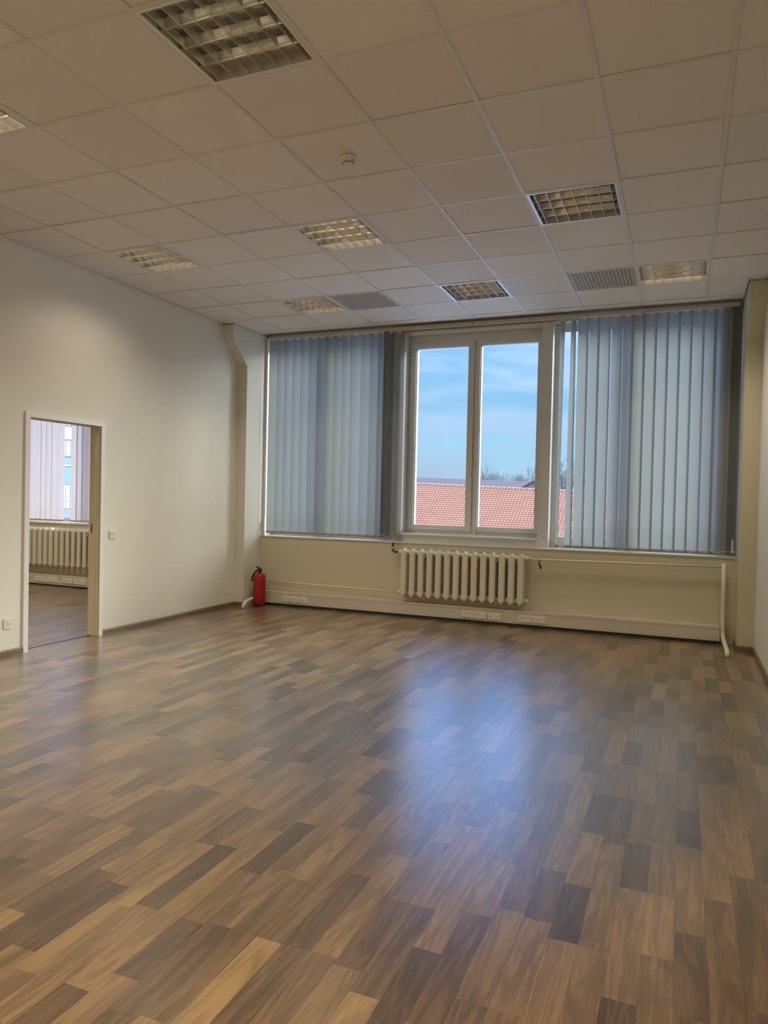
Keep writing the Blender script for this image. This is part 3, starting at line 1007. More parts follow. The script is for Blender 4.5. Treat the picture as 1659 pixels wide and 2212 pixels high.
def window_side(nm, x0, x1, z0, z1, mull, y=YG):
    t = 0.030
    fr = MB()
    fr.box(x0, x0 + t, y, y + 0.09, z0, z1)
    fr.box(x1 - t, x1, y, y + 0.09, z0, z1)
    fr.box(x0 + t, x1 - t, y, y + 0.09, z0, z0 + t)
    fr.box(x0 + t, x1 - t, y, y + 0.09, z1 - t, z1)
    for m in mull:
        fr.box(m - 0.035, m + 0.035, y - 0.002, y + 0.088, z0 + t, z1 - t)
    wn = fr.build(nm, M['frame'], kind='structure')
    ed = [x0 + t] + sorted(mull) + [x1 - t]
    for i in range(len(ed) - 1):
        a = ed[i] + (0.035 if i else 0)
        b_ = ed[i + 1] - (0.035 if i < len(ed) - 2 else 0)
        c = 0.034
        s = MB()
        s.box(a, a + c, y + 0.01, y + 0.05, z0 + t, z1 - t)
        s.box(b_ - c, b_, y + 0.01, y + 0.05, z0 + t, z1 - t)
        s.box(a + c, b_ - c, y + 0.01, y + 0.05, z0 + t, z0 + t + c)
        s.box(a + c, b_ - c, y + 0.01, y + 0.05, z1 - t - c * 1.6, z1 - t)
        so_ = s.build('sash', M['frame'], wn)
        B(a + c, b_ - c, y + 0.028, y + 0.032, z0 + t + c, z1 - t - c * 1.6).build('pane', M['glass'], so_)
    return wn
window_side('window_2', -3.965, -2.215, 0.93, 3.39, [-3.09])
window_side('window_3', -0.345, 1.51, 0.93, 3.39, [0.56])
window_side('window_4', -9.6, -6.0, 0.925, 3.20, [-8.25, -6.9])

# ------------------------------------------------------------------ vertical blinds
SW = 0.127
def slat_mesh(h, mat, curve=0.004, w=SW, twist=0.0, lean=0.0):
    """slat centred on its hanger, hanging from z=0 down to -h, width along x; slight curl, optional twist"""
    mb = MB()
    nx, nz_ = 6, 10
    for k in range(nz_ + 1):
        z = -h * k / nz_
        tt = twist * k / nz_
        for i in range(nx + 1):
            u = (i / nx - 0.5)
            x = u * w
            y = curve * (1 - (2 * u) ** 2)
            mb.v.append((x * math.cos(tt) - y * math.sin(tt) + lean * k / nz_, x * math.sin(tt) + y * math.cos(tt), z))
    for k in range(nz_):
        for i in range(nx):
            a = k * (nx + 1) + i
            mb.f.append((a, a + nx + 1, a + nx + 2, a + 1)); mb.m.append(0); mb.sm.append(True)
    return mb.mesh('slat', mat)

def weight_mesh(mat, w=SW):
    mb = MB()
    nx = 6
    hh = 0.028
    for z in (0.0, hh):
        for sgn in (-1, 1):
            for i in range(nx + 1):
                u = (i / nx - 0.5)
                mb.v.append((u * w, 0.004 * (1 - (2 * u) ** 2) + sgn * 0.0016, z))
    n = nx + 1
    for i in range(nx):
        mb.f.append((i, i + 1, 2 * n + i + 1, 2 * n + i)); mb.m.append(0); mb.sm.append(True)
        mb.f.append((n + i + 1, n + i, 3 * n + i, 3 * n + i + 1)); mb.m.append(0); mb.sm.append(True)
        mb.f.append((2 * n + i, 2 * n + i + 1, 3 * n + i + 1, 3 * n + i)); mb.m.append(0); mb.sm.append(False)
    return mb.mesh('hem', mat)

hang_me = MB().box(-0.004, 0.004, -0.002, 0.002, -0.004, 0.022).box(-0.022, 0.022, -0.0015, 0.0015, -0.016, -0.002).mesh('hanger', M['chain'])

def catenary(p, q, sag, n=8):
    pts = []
    for i in range(n + 1):
        t = i / n
        pts.append((p[0] + (q[0] - p[0]) * t, p[1] + (q[1] - p[1]) * t, p[2] + (q[2] - p[2]) * t - sag * 4 * t * (1 - t)))
    return pts

def blind(label, rail_x0, rail_x1, ztop, zbot, slats, mat, yc=4.475, chain=None, sag=0.028, name='vertical_blind'):
    """slats: (hanger x, angle, twist, lean)"""
    e = empty(name, ((rail_x0 + rail_x1) / 2, yc, ztop), label, 'blind')
    ox = (rail_x0 + rail_x1) / 2
    r = MB()
    r.box(rail_x0 - ox, rail_x1 - ox, -0.022, 0.022, 0.018, 0.05)
    r.box(rail_x0 - ox, rail_x1 - ox, -0.022, -0.018, 0.010, 0.018)
    r.box(rail_x0 - ox, rail_x1 - ox, 0.018, 0.022, 0.010, 0.018)
    r.build('headrail', M['rail'], e)
    h = ztop - zbot
    base = slat_mesh(h, mat)
    wm = weight_mesh(mat)
    cps = []
    for (x, ang, tw_, lean) in slats:
        me = base if not (tw_ or lean) else slat_mesh(h, mat, twist=tw_, lean=lean)
        so_ = link('slat', me, e, (x - ox, 0, 0), (0, 0, ang))
        link('hem', wm, so_, (lean, 0, -h), (0, 0, tw_))
        link('hanger', hang_me, so_, (0, 0, 0))
        # room-side bottom corner of slat for the bead chain
        a2 = ang + tw_
        bx = x - ox + lean * math.cos(ang)
        ends = []
        for sgn in (-1, 1):
            ends.append((bx + sgn * 0.058 * math.cos(a2), sgn * 0.058 * math.sin(a2) + lean * math.sin(ang), -h + 0.045))
        ends.sort(key=lambda p: p[1])
        cps.append(ends[0])
    cps.sort()
    for i in range(len(cps) - 1):
        d = cps[i + 1][0] - cps[i][0]
        pts = catenary(cps[i], cps[i + 1], sag if d > 0.06 else 0.012)
        mb = MB()
        pts = [(p[0], p[1] - 0.004, p[2]) for p in pts]
        mb.tube(pts, 0.0013, 5)
        mb.build('bead_chain', M['chain'], e)
    if chain:
        cx, cz = chain
        mb = MB().tube([(cx - ox, -0.03, 0.01), (cx - ox + 0.003, -0.03, -h * 0.5), (cx - ox, -0.03, -h + 0.22)], 0.0016, 6)
        mb.tube([(cx - ox, -0.03, -h + 0.22), (cx - ox + 0.02, -0.03, -h + 0.16), (cx - ox + 0.012, -0.03, -h + 0.09), (cx - ox - 0.01, -0.03, -h + 0.08)], 0.0016, 6)
        mb.build('pull_chain', M['chain'], e)
        MB().cbox(cx - ox - 0.022, cx - ox - 0.004, -0.04, -0.024, -h + 0.02, -h + 0.16, 0.004).build('chain_weight', M['white'], e)
    return e

cL = math.cos(math.radians(23))
left_edges = [-3.945, -3.830, -3.718, -3.603, -3.486, -3.369, -3.250, -3.135, -3.019, -2.903, -2.790, -2.650, -2.528, -2.420]
sl_ = []
for x in left_edges:
    sl_.append((x + SW / 2 * cL, math.radians(23), 0, 0))
for x in (-2.300, -2.285, -2.270):
    sl_.append((x, math.radians(55), 0, 0))
sl_.append((-2.158, math.radians(8), 0, 0))
blind('grey vertical blind drawn closed over the left window', -3.965, -1.245, 3.388, 0.905, sl_, M['slat'], chain=(-3.955, 0))
right_edges = [0.047, 0.163, 0.276, 0.395, 0.512, 0.627, 0.742, 0.856, 0.970, 1.084, 1.198, 1.312]
sr_ = [(-0.235, math.radians(-58), math.radians(-12), -0.012), (-0.118, math.radians(-58), math.radians(14), -0.006)]
cR = math.cos(math.radians(21))
for x in right_edges:
    sr_.append((x - SW / 2 * cR, math.radians(-21), 0, 0))
sr_.append((1.352, math.radians(-8), 0, 0))
for i in range(8):
    sr_.append((1.408 + i * 0.013, math.radians(-46), 0, -0.004))
blind('grey vertical blind over the right window, slats ajar at its left end', -1.235, 1.515, 3.388, 0.885, sr_, M['slat'], chain=(1.525, 0))

nx_edges_l = [-8.55, -8.44, -8.335, -8.23, -8.125, -7.998, -7.893, -7.786, -7.680, -7.565]
nx_edges_r = [-7.287, -7.190, -7.086, -6.980, -6.880, -6.775, -6.67, -6.56, -6.45]
blind('pale lilac vertical blind behind the doorway, left of the gap', -8.7, -7.44, 3.15, 0.936, [(x + 0.058, math.radians(12), 0, 0) for x in nx_edges_l], M['slat2'], yc=4.475)
blind('pale lilac vertical blind behind the doorway, right of the gap', -7.29, -6.3, 3.15, 0.936, [(x + 0.058, math.radians(12), 0, 0) for x in nx_edges_r], M['slat2'], yc=4.475)

# ------------------------------------------------------------------ radiators
def section_mesh(hz, pitch):
    w2 = 0.034
    def hexa(w_, z0, z1, t):
        return [(-w_, z0 + t), (0, z0), (w_, z0 + t), (w_, z1 - t), (0, z1), (-w_, z1 - t)]
    mb = MB()
    z0, z1 = 0.0, hz
    # front column with bevelled face
    mb.prism(hexa(w2, z0, z1, 0.036), 'y', -0.058, -0.022)
    o = hexa(w2, z0, z1, 0.036)
    oi = hexa(w2 - 0.012, z0 + 0.014, z1 - 0.014, 0.026)
    vs = [(a, -0.058, b) for a, b in o] + [(a, -0.070, b) for a, b in oi]
    mb.add(vs, [(i, (i + 1) % 6, 6 + (i + 1) % 6, 6 + i) for i in range(6)] + [(6, 7, 8, 9, 10, 11)])
    mb.prism(hexa(w2, z0, z1, 0.036), 'y', 0.022, 0.070)
    # bridges at top and bottom
    mb.prism([(-w2, z1 - 0.075), (w2, z1 - 0.075), (w2, z1 - 0.036), (0, z1), (-w2, z1 - 0.036)], 'y', -0.022, 0.022)
    mb.prism([(-w2, z0 + 0.075), (-w2, z0 + 0.036), (0, z0), (w2, z0 + 0.036), (w2, z0 + 0.075)], 'y', -0.022, 0.022)
    for zc in (z0 + 0.050, z1 - 0.050):
        mb.lathe([(0.030, -pitch / 2), (0.026, -pitch / 2 + 0.008), (0.026, pitch / 2 - 0.008), (0.030, pitch / 2)], (0, 0, zc), 'x', 16)
    return mb.mesh('section', M['radiator'])

def radiator(x0, z0, hz, n, pitch, yc, label):
    e = empty('radiator', (x0, yc, z0), label, 'radiator')
    me = section_mesh(hz, pitch)
    for i in range(n):
        link('section', me, e, ((i + 0.5) * pitch, 0, 0))
    for xx, s_ in ((0, -1), (n * pitch, 1)):
        for zc in (0.05, hz - 0.05):
            MB().lathe([(0.028, 0), (0.028, s_ * 0.018), (0.022, s_ * 0.020), (0.022, s_ * 0.032), (0.001, s_ * 0.032)], (xx, 0, zc), 'x', 8 if zc > 0.1 else 16).build('end_plug', M['radiator'], e)
    for xx in (pitch * 3, pitch * (n - 3)):
        for zc in (0.015, hz - 0.085):
            MB().lathe([(0.001, -0.075), (0.007, -0.073), (0.008, -0.05), (0.004, -0.05), (0.004, 0.078)], (xx, 0, zc), 'y', 10).build('wall_bracket', M['white'], e)
    return e
radiator(-2.012, 0.232, 0.575, 14, 0.1056, 4.315, 'cream cast-iron radiator under the open centre window')
radiator(-7.754 - 5.5 * 0.1062, 0.28, 0.575, 18, 0.1062, 4.30, 'cream cast-iron radiator seen through the doorway')

# ------------------------------------------------------------------ pipes
XE = -2.012 + 14 * 0.1056
ZT, ZB = 0.232 + 0.525, 0.232 + 0.05
e = empty('heating_pipe', (1.44, 4.32, 0.0), 'cream heating pipe running right from the radiator to a floor riser', 'pipe')
def rel(pts, o):
    return [(p[0] - o[0], p[1] - o[1], p[2] - o[2]) for p in pts]
O = (1.44, 4.32, 0)
MB().tube(rel([(XE + 0.034, 4.315, ZT), (XE + 0.13, 4.325, 0.752), (1.43, 4.325, 0.775)], O), 0.012, 12).build('branch_pipe', M['pipe'], e)
MB().tube(rel([(1.435, 4.325, 0.81), (1.438, 4.325, 0.45), (1.44, 4.325, 0.13), (1.442, 4.30, 0.09), (1.447, 4.22, 0.062), (1.450, 3.80, 0.055), (1.452, 3.70, 0.05), (1.452, 3.655, 0.03), (1.452, 3.65, 0.001)], O), 0.021, 14).build('riser', M['pipe'], e)
vb = MB().tube(rel([(XE + 0.115, 4.325, 0.753), (XE + 0.165, 4.325, 0.754)], O), 0.018, 8)
vb.tube(rel([(XE + 0.14, 4.305, 0.753), (XE + 0.14, 4.29, 0.74)], O), 0.01, 8)
vb.build('valve_body', M['chrome'], e)
MB().tube(rel([(XE + 0.14, 4.285, 0.735), (XE + 0.148, 4.283, 0.70), (XE + 0.166, 4.28, 0.655)], O), 0.009, 8, radii=[0.006, 0.010, 0.009]).build('valve_lever', M['dark'], e)
O = (-2.1, 4.355, 0.0)
e = empty('return_pipe', O, 'thin cream pipe from the fire extinguisher corner to the radiator', 'pipe')
MB().tube(rel([(-3.90, 4.355, 0.300), (-3.0, 4.35, 0.288), (-2.05, 4.315, ZB)], O), 0.0105, 12).build('pipe_run', M['pipe'], e)
O = (-2.1, 4.32, 0.79)
e = empty('radiator_valve', O, 'brass and rusty steel valve elbow at the radiator upper left', 'valve')
MB().tube(rel([(-2.125, 4.33, 0.815), (-2.125, 4.33, 0.855)], O), 0.014, 10).build('upper_nipple', M['rust'], e)
MB().tube(rel([(-2.125, 4.33, 0.775), (-2.125, 4.33, 0.815)], O), 0.017, 8).build('brass_nut', M['brass'], e)
MB().tube(rel([(-2.125, 4.33, 0.862), (-2.125, 4.33, 0.855)], O), 0.017, 8).build('cap', M['dark'], e)
MB().tube(rel([(-2.125, 4.33, 0.785), (-2.124, 4.33, 0.766), (-2.108, 4.326, 0.757), (-2.04, 4.317, 0.757)], O), 0.0125, 10).build('elbow', M['rust'], e)
O = (-3.91, 3.89, 0.0)
e = empty('floor_pipe', O, 'bent white pipe entering the floor beside the fire extinguisher', 'pipe')
MB().tube(rel([(-3.93, 4.36, 0.12), (-3.925, 4.24, 0.105), (-3.915, 4.06, 0.090), (-3.91, 3.95, 0.075), (-3.908, 3.90, 0.045), (-3.908, 3.885, 0.001)], O), 0.020, 14).build('pipe_run', M['white'], e)

# ------------------------------------------------------------------ trunking and sockets
def trunking(x0, x1, z0, z1, yf, yb, label, joints):
    e = empty('cable_trunking', ((x0 + x1) / 2, yb, z0), label, 'trunking')
    ox, oy, oz = e.location
    prof = [(yb, z0), (yf, z0), (yf, z0 + 0.016), (yf + 0.004, z0 + 0.018), (yf + 0.004, z1 - 0.028), (yf, z1 - 0.026), (yf, z1), (yb, z1)]
    MB().prism([(a - oy, b - oz) for a, b in prof], 'x', x0 - ox, x1 - ox).build('channel', M['trunk'], e)
    ed = [x0] + joints + [x1]
    for i in range(len(ed) - 1):
        B(ed[i] - ox + 0.001, ed[i + 1] - ox - 0.001, yf + 0.0005 - oy, yf + 0.006 - oy, z0 + 0.020 - oz, z1 - 0.031 - oz).build('cover', M['trunk'], e)
    return e
YT = 4.29
trunking(-3.985, 1.415, 0.034, 0.178, YT, YB - 0.002, 'cream cable trunking along the floor under the windows', [-1.80, 0.03])
trunking(-10.4, XL - TW - 0.02, 0.022, 0.165, YT, YB - 0.002, 'cream cable trunking under the radiator beyond the doorway', [-7.9])

def insert_power(me_name='socket_insert'):
    """round recessed european outlet, 45 mm, facing -y, centred"""
    s = 0.0225
    mb = MB()
    n = 16
    r = 0.0185
    sq = []
    for j in range(n):
        t = 2 * math.pi * j / n
        c, q = math.cos(t), math.sin(t)
        k = s / max(abs(c), abs(q))
        sq.append((c * k, -0.004, q * k))
    rim = [(r * math.cos(2 * math.pi * j / n), -0.004, r * math.sin(2 * math.pi * j / n)) for j in range(n)]
    bot = [(r * 0.96 * math.cos(2 * math.pi * j / n), 0.008, r * 0.96 * math.sin(2 * math.pi * j / n)) for j in range(n)]
    sb = [(p[0], 0.0, p[2]) for p in sq]
    mb.add(sq + rim + bot + sb, [(j, n + j, n + (j + 1) % n, (j + 1) % n) for j in range(n)]
           + [(n + j, 2 * n + j, 2 * n + (j + 1) % n, n + (j + 1) % n) for j in range(n)]
           + [tuple(2 * n + j for j in range(n))]
           + [(3 * n + j, j, (j + 1) % n, 3 * n + (j + 1) % n) for j in range(n)])
    return mb.mesh(me_name, M['plastic'])
INS = insert_power()
PIN = MB().lathe([(0.001, 0.0068), (0.0032, 0.0068), (0.0032, 0.008)], (0.0095, 0, 0), 'y', 8).lathe([(0.001, 0.0068), (0.0032, 0.0068), (0.0032, 0.008)], (-0.0095, 0, 0), 'y', 8).mesh('pin_holes', M['dark'])
CLIP = MB().box(-0.003, 0.003, 0.001, 0.007, 0.0145, 0.0178).box(-0.003, 0.003, 0.001, 0.007, -0.0178, -0.0145).mesh('earth_clip', M['rust'])
def socket_unit(x0, x1, z0, z1, n, kinds, label, y=YT, name='power_socket', cat='socket', group=None):
    cx, cz = (x0 + x1) / 2, (z0 + z1) / 2
    e = empty(name, (cx, y, cz), label, cat, group)
    w2, h2 = (x1 - x0) / 2, (z1 - z0) / 2
    MB().cbox(-w2 + 0.001, w2 - 0.001, -0.009, 0.0, -h2, h2, 0.004).build('frame_plate', M['plastic'], e)
    st = (x1 - x0) / n
    sc = min(st, z1 - z0) / 0.060
    for i in range(n):
        px = -w2 + st * (i + 0.5)
        if kinds[i] == 'p':
            q = link('socket_insert', INS, e, (px, -0.0105, 0))
            q.scale = (sc, 1, sc)
            link('pin_holes', PIN, q)
            link('earth_clip', CLIP, q)
        else:
            q = MB().cbox(px - 0.021, px + 0.021, -0.0125, -0.009, -0.021, 0.021, 0.003).build('data_insert', M['plastic'], e)
            MB().box(px - 0.010, px - 0.002, -0.0134, -0.0125, -0.006, 0.002).build('data_port', M['dark'], q)
            if kinds[i] == 'D':
                MB().box(px + 0.004, px + 0.012, -0.0134, -0.0125, -0.006, 0.002).build('data_port', M['dark'], q)
    return e
z0_, z1_ = 0.060, 0.132
socket_unit(-3.590, -3.462, z0_, z1_, 2, 'pp', 'double power socket on trunking nearest the fire extinguisher')
socket_unit(-3.458, -3.330, z0_, z1_, 2, 'pp', 'double power socket beside the small twin data outlet')
socket_unit(-3.324, -3.235, z0_, z1_, 1, 'D', 'single twin-port data outlet on the left trunking', name='data_outlet', cat='data outlet')
z0_, z1_ = 0.056, 0.130
socket_unit(-1.253, -1.106, z0_, z1_, 2, 'pp', 'double power socket under the radiator, left one of the pair')
socket_unit(-1.104, -0.960, z0_, z1_, 2, 'pp', 'double power socket under the radiator, touching the data outlet plate')
socket_unit(-0.948, -0.800, z0_, z1_, 2, 'dd', 'double data outlet plate under the right part of the radiator', name='data_outlet', cat='data outlet')
socket_unit(-0.603, -0.455, z0_, z1_, 2, 'pp', 'double power socket right of the radiator, left one of the pair')
socket_unit(-0.452, -0.304, z0_, z1_, 2, 'pp', 'rightmost double power socket on the window trunking')
z0_, z1_ = 0.052, 0.130
socket_unit(-7.775, -7.562, z0_, z1_, 3, 'ppp', 'triple power socket beyond the doorway, first from the left')
socket_unit(-7.552, -7.328, z0_, z1_, 3, 'ppd', 'triple outlet with one data port beyond the doorway, second from left')
socket_unit(-7.258, -7.043, z0_, z1_, 3, 'ppp', 'triple power socket beyond the doorway, third from the left')
socket_unit(-7.027, -6.801, z0_, z1_, 3, 'ppd', 'triple outlet beyond the doorway nearest the right door jamb')

# left wall outlets and switch (built facing -y, turned to face +x)
def on_left_wall(e, y, z):
    e.location = (XL, y, z)
    e.rotation_euler = (0, 0, math.radians(90))
e = socket_unit(-0.044, 0.044, -0.042, 0.042, 1, 'd', 'square white data outlet on the left wall beside the door', y=0, name='data_outlet', cat='data outlet')
on_left_wall(e, 0.726, 0.270)
e = socket_unit(-0.044, 0.044, -0.042, 0.042, 1, 'p', 'round white power socket cut by the left picture edge', y=0)
on_left_wall(e, 0.612, 0.266)
e = empty('light_switch', (XL, 1.912, 0.968), 'small square white light switch right of the doorway', 'switch')
e.rotation_euler = (0, 0, math.radians(90))
MB().cbox(-0.043, 0.043, -0.010, 0, -0.041, 0.041, 0.004).build('frame_plate', M['plastic'], e)
MB().prism([(-0.010, -0.026), (-0.016, 0.026), (-0.006, 0.026), (-0.006, -0.026)], 'x', -0.012, 0.026).build('rocker', M['plastic'], e)
MB().prism([(-0.011, -0.026), (-0.012, 0.026), (-0.006, 0.026), (-0.006, -0.026)], 'x', -0.027, -0.0125).build('rocker_surround', M['plastic'], e)

# ------------------------------------------------------------------ fire extinguisher
e = empty('fire_extinguisher', (-3.850, 4.165, 0), 'red fire extinguisher with black hose standing in the left corner', 'fire extinguisher')
MB().lathe([(0.001, 0.018), (0.066, 0.018), (0.074, 0.026), (0.0775, 0.040), (0.078, 0.36), (0.074, 0.382), (0.062, 0.398), (0.040, 0.408), (0.024, 0.410), (0.020, 0.418), (0.001, 0.418)], n=36).build('cylinder', M['red'], e)
MB().lathe([(0.001, 0.0), (0.068, 0.0), (0.072, 0.008), (0.070, 0.026), (0.001, 0.026)], n=32).build('base_ring', M['dark'], e)
# printed label: curved sheet on the side facing the room
def label_patch(a0, a1, z0, z1, r, mat, nm, parent):
    mb = MB()
    n = 10
    for z in (z0, z1):
        for i in range(n + 1):
            a = math.radians(a0 + (a1 - a0) * i / n)
            mb.v.append((r * math.cos(a), r * math.sin(a), z))
    for i in range(n):
        mb.f.append((i, i + 1, n + 2 + i, n + 1 + i)); mb.m.append(0); mb.sm.append(True)
    return mb.build(nm, mat, parent)
lp = label_patch(215, 285, 0.125, 0.325, 0.0786, M['redlabel'], 'label_sheet', e)
for z in (0.30, 0.275, 0.245, 0.215, 0.19, 0.17):
    label_patch(221, 279, z, z + 0.006, 0.0790, M['labelink'], 'printed_line', lp)
label_patch(260, 272, 0.142, 0.150, 0.0790, M['labelink'], 'printed_line', lp)
v = MB().lathe([(0.017, 0.410), (0.017, 0.440), (0.012, 0.445), (0.012, 0.462), (0.001, 0.462)], n=12)
v.box(-0.016, 0.022, -0.012, 0.012, 0.432, 0.462)
v.build('valve', M['dark'], e)
MB().prism([(-0.055, 0.494), (-0.020, 0.488), (0.020, 0.462), (0.030, 0.452), (0.020, 0.448), (-0.006, 0.456), (-0.030, 0.474), (-0.052, 0.484)], 'y', -0.011, 0.011).build('squeeze_lever', M['dark'], e)
MB().prism([(-0.060, 0.430), (0.01, 0.446), (0.01, 0.436), (-0.052, 0.420)], 'y', -0.009, 0.009).build('carry_handle', M['dark'], e)
MB().tube([(0.022, -0.004, 0.452), (0.036, -0.006, 0.462), (0.040, -0.006, 0.474), (0.028, -0.006, 0.482), (0.016, -0.004, 0.474)], 0.0022, 6).build('safety_pin', M['chrome'], e)
MB().lathe([(0.001, -0.02), (0.012, -0.02), (0.012, -0.012)], (0.022, 0, 0.448), 'y', 14).build('pressure_gauge', M['dark'], e)
MB().tube([(-0.018, -0.008, 0.458), (-0.045, -0.02, 0.435), (-0.068, -0.03, 0.40), (-0.082, -0.035, 0.365), (-0.092, -0.035, 0.335), (-0.093, -0.038, 0.318), (-0.083, -0.04, 0.312), (-0.075, -0.04, 0.325)], 0.009, 10, radii=[0.009, 0.010, 0.010, 0.009, 0.010, 0.009, 0.008, 0.007]).build('hose', M['dark'], e)

# ------------------------------------------------------------------ outdoors
B(-160, 120, YO + 0.5, 240, -9.2, -9.0).build('ground', M['ground'], kind='structure')

# red tiled roof building: slope facing us
e = empty('tiled_roof_building', (-12, 46, -9), 'building with a long red clay tiled roof outside the centre window', 'building')
ya, yb_ = 42.0, 47.6
za, zb_ = -1.10, 2.50
def ridge_z(x):
    return 2.30 - 0.0335 * (x + 10.0)
xa, xb = -30.0, 4.0
def roofz(x, t):
    return (za + 0.55) + (ridge_z(x) - za - 0.55) * t if False else za + (ridge_z(x) - za) * t
mb = MB()
ncourse = 25
pw = 0.22
ncol = int((xb - xa) / pw)
seg = 5
prof = [0.0, 0.032, 0.046, 0.032, 0.0]
for c in range(ncourse):
    t0, t1 = c / ncourse, (c + 1.12) / ncourse
    k = len(mb.v)
    for (t, lift) in ((t0, 0.055), (t1, 0.0)):
        for i in range(ncol):
            for s_ in range(seg):
                x = xa + (i + s_ / (seg)) * pw + 0.0
                z = roofz(x, t) + prof[s_] + lift
                mb.v.append((x + 12, ya + (yb_ - ya) * t - 46, z + 9))
    nn = ncol * seg
    for i in range(nn - 1):
        mb.f.append((k + i, k + i + 1, k + nn + i + 1, k + nn + i)); mb.m.append(0); mb.sm.append(False)
    # front lip
    k2 = len(mb.v)
    for i in range(nn):
        p = mb.v[k + i]
        mb.v.append((p[0], p[1], p[2] - 0.05))
    for i in range(nn - 1):
        mb.f.append((k2 + i, k2 + i + 1, k + i + 1, k + i)); mb.m.append(0); mb.sm.append(False)
mb.build('roof_tiles', M['rooftile'], e, kind='stuff')
# solid deck under the tiles and far slope
def P3(x, y, z):
    return (x + 12, y - 46, z + 9)
mb = MB()
yy = yb_ + (yb_ - ya)
vs = [P3(xa, ya, roofz(xa, 0) - 0.04), P3(xb, ya, roofz(xb, 0) - 0.04), P3(xb, yb_, roofz(xb, 1) - 0.04), P3(xa, yb_, roofz(xa, 1) - 0.04),
      P3(xa, yy, za), P3(xb, yy, za), P3(xa, ya, za - 0.3), P3(xb, ya, za - 0.3), P3(xa, yy, za - 0.3), P3(xb, yy, za - 0.3)]
mb.add(vs, [(0, 1, 2, 3), (3, 2, 5, 4), (6, 7, 1, 0), (4, 5, 9, 8), (0, 3, 4, 8, 6), (1, 7, 9, 5, 2), (6, 8, 9, 7)])
mb.build('roof_deck', M['rooftile'], e)
mb = MB()
nr = 90
for i in range(nr):
    x0, x1 = xa + (xb - xa) * i / nr, xa + (xb - xa) * (i + 1.1) / nr
    mb.tube([P3(x0, yb_, ridge_z(x0) + 0.0), P3(x1, yb_, ridge_z(x1) - 0.012)], 0.11, 8)
mb.build('ridge_tiles', M['ridge'], e, kind='stuff')
B(xa + 0.4 + 12, xb - 0.4 + 12, ya + 0.5 - 46, yy - 0.5 - 46, 0, za - 0.2 + 9).build('wall', M['facade'], e)
MB().tube([P3(xa, ya - 0.08, za - 0.05), P3(xb, ya - 0.08, za - 0.05)], 0.09, 8).build('gutter', M['ridge'], e)

# long building with brown metal roof behind
e = empty('metal_roof_building', (-20, 70, -9), 'long low building with brownish metal roof behind the tiled roof', 'building')
def Q(x, y, z):
    return (x + 20, y - 70, z + 9)
mb = MB()
x0, x1 = -44.0, -13.0
zr0, zr1 = 4.25, 3.47
ze0, ze1 = 3.50, 2.62
mb.add([Q(x0, 66, ze0), Q(x1, 66, ze1), Q(x1, 71, zr1), Q(x0, 71, zr0), Q(x0, 76, ze0), Q(x1, 76, ze1),
        Q(x0, 66, ze0 - 0.1), Q(x1, 66, ze1 - 0.1), Q(x1, 76, ze1 - 0.1), Q(x0, 76, ze0 - 0.1)],
       [(0, 1, 2, 3), (3, 2, 5, 4), (6, 7, 1, 0), (1, 7, 8, 5, 2), (0, 3, 4, 9, 6)])
mb.build('roof', M['metalroof'], e)
mb = MB()
for i in range(78):
    t = i / 77
    x = x0 + (x1 - x0) * t
    mb.tube([Q(x, 66, ze0 + (ze1 - ze0) * t + 0.02), Q(x, 71, zr0 + (zr1 - zr0) * t + 0.005)], 0.018, 4, caps=False)
mb.build('standing_seams', M['metalroof'], e, kind='stuff')
mb = MB()
mb.add([Q(x0, 66.4, ze0 - 0.05), Q(x1 - 0.5, 66.4, ze1 - 0.05), Q(x1 - 0.5, 66.4, -9), Q(x0, 66.4, -9),
        Q(x0, 75.6, ze0 - 0.05), Q(x1 - 0.5, 75.6, ze1 - 0.05), Q(x1 - 0.5, 75.6, -9), Q(x0, 75.6, -9)],
       [(0, 3, 2, 1), (4, 5, 6, 7), (1, 2, 6, 5), (0, 4, 7, 3)])
mb.build('wall', M['fascia'], e)
mb = MB()
for i in range(14):
    x = -40 + i * 1.95
    t = (x - x0) / (x1 - x0)
    z = ze0 + (ze1 - ze0) * t - 0.18
    mb = MB().box(x + 20, x + 21.2, -3.66, -3.58, z - 0.42 + 9, z + 9)
    mb.build('window', M['oglass'], e)

# small gable at the right
e = empty('gabled_house', (-12, 58, -9), 'small dark house gable behind the right end of the tiled roof', 'building')
def G(x, y, z):
    return (x + 12, y - 58, z + 9)
mb = MB()
mb.add([G(-12.6, 57, 1.8), G(-10.5, 57, 3.05), G(-8.2, 57, 1.9), G(-8.2, 57, -9), G(-12.6, 57, -9),
        G(-12.6, 63, 1.8), G(-10.5, 63, 3.05), G(-8.2, 63, 1.9), G(-8.2, 63, -9), G(-12.6, 63, -9)],
       [(0, 1, 2, 3, 4), (9, 8, 7, 6, 5), (2, 7, 8, 3), (0, 4, 9, 5)])
mb.build('wall', M['fascia'], e)
mb = MB()
for a, b_ in (((-12.9, 1.72), (-10.5, 3.18)), ((-10.5, 3.18), (-7.9, 1.78))):
    mb.add([G(a[0], 56.7, a[1]), G(b_[0], 56.7, b_[1]), G(b_[0], 63.3, b_[1]), G(a[0], 63.3, a[1]),
            G(a[0], 56.7, a[1] - 0.12), G(b_[0], 56.7, b_[1] - 0.12), G(b_[0], 63.3, b_[1] - 0.12), G(a[0], 63.3, a[1] - 0.12)],
           [(0, 1, 2, 3), (4, 5, 1, 0), (7, 6, 5, 4), (3, 2, 6, 7)])
mb.build('roof', M['metalroof'], e)
for z, xw in ((1.1, -10.9), (1.1, -9.9)):
    B(xw + 12, xw + 12.6, -1.06, -0.98, z + 9, z + 9.8).build('window', M['oglass'], e)

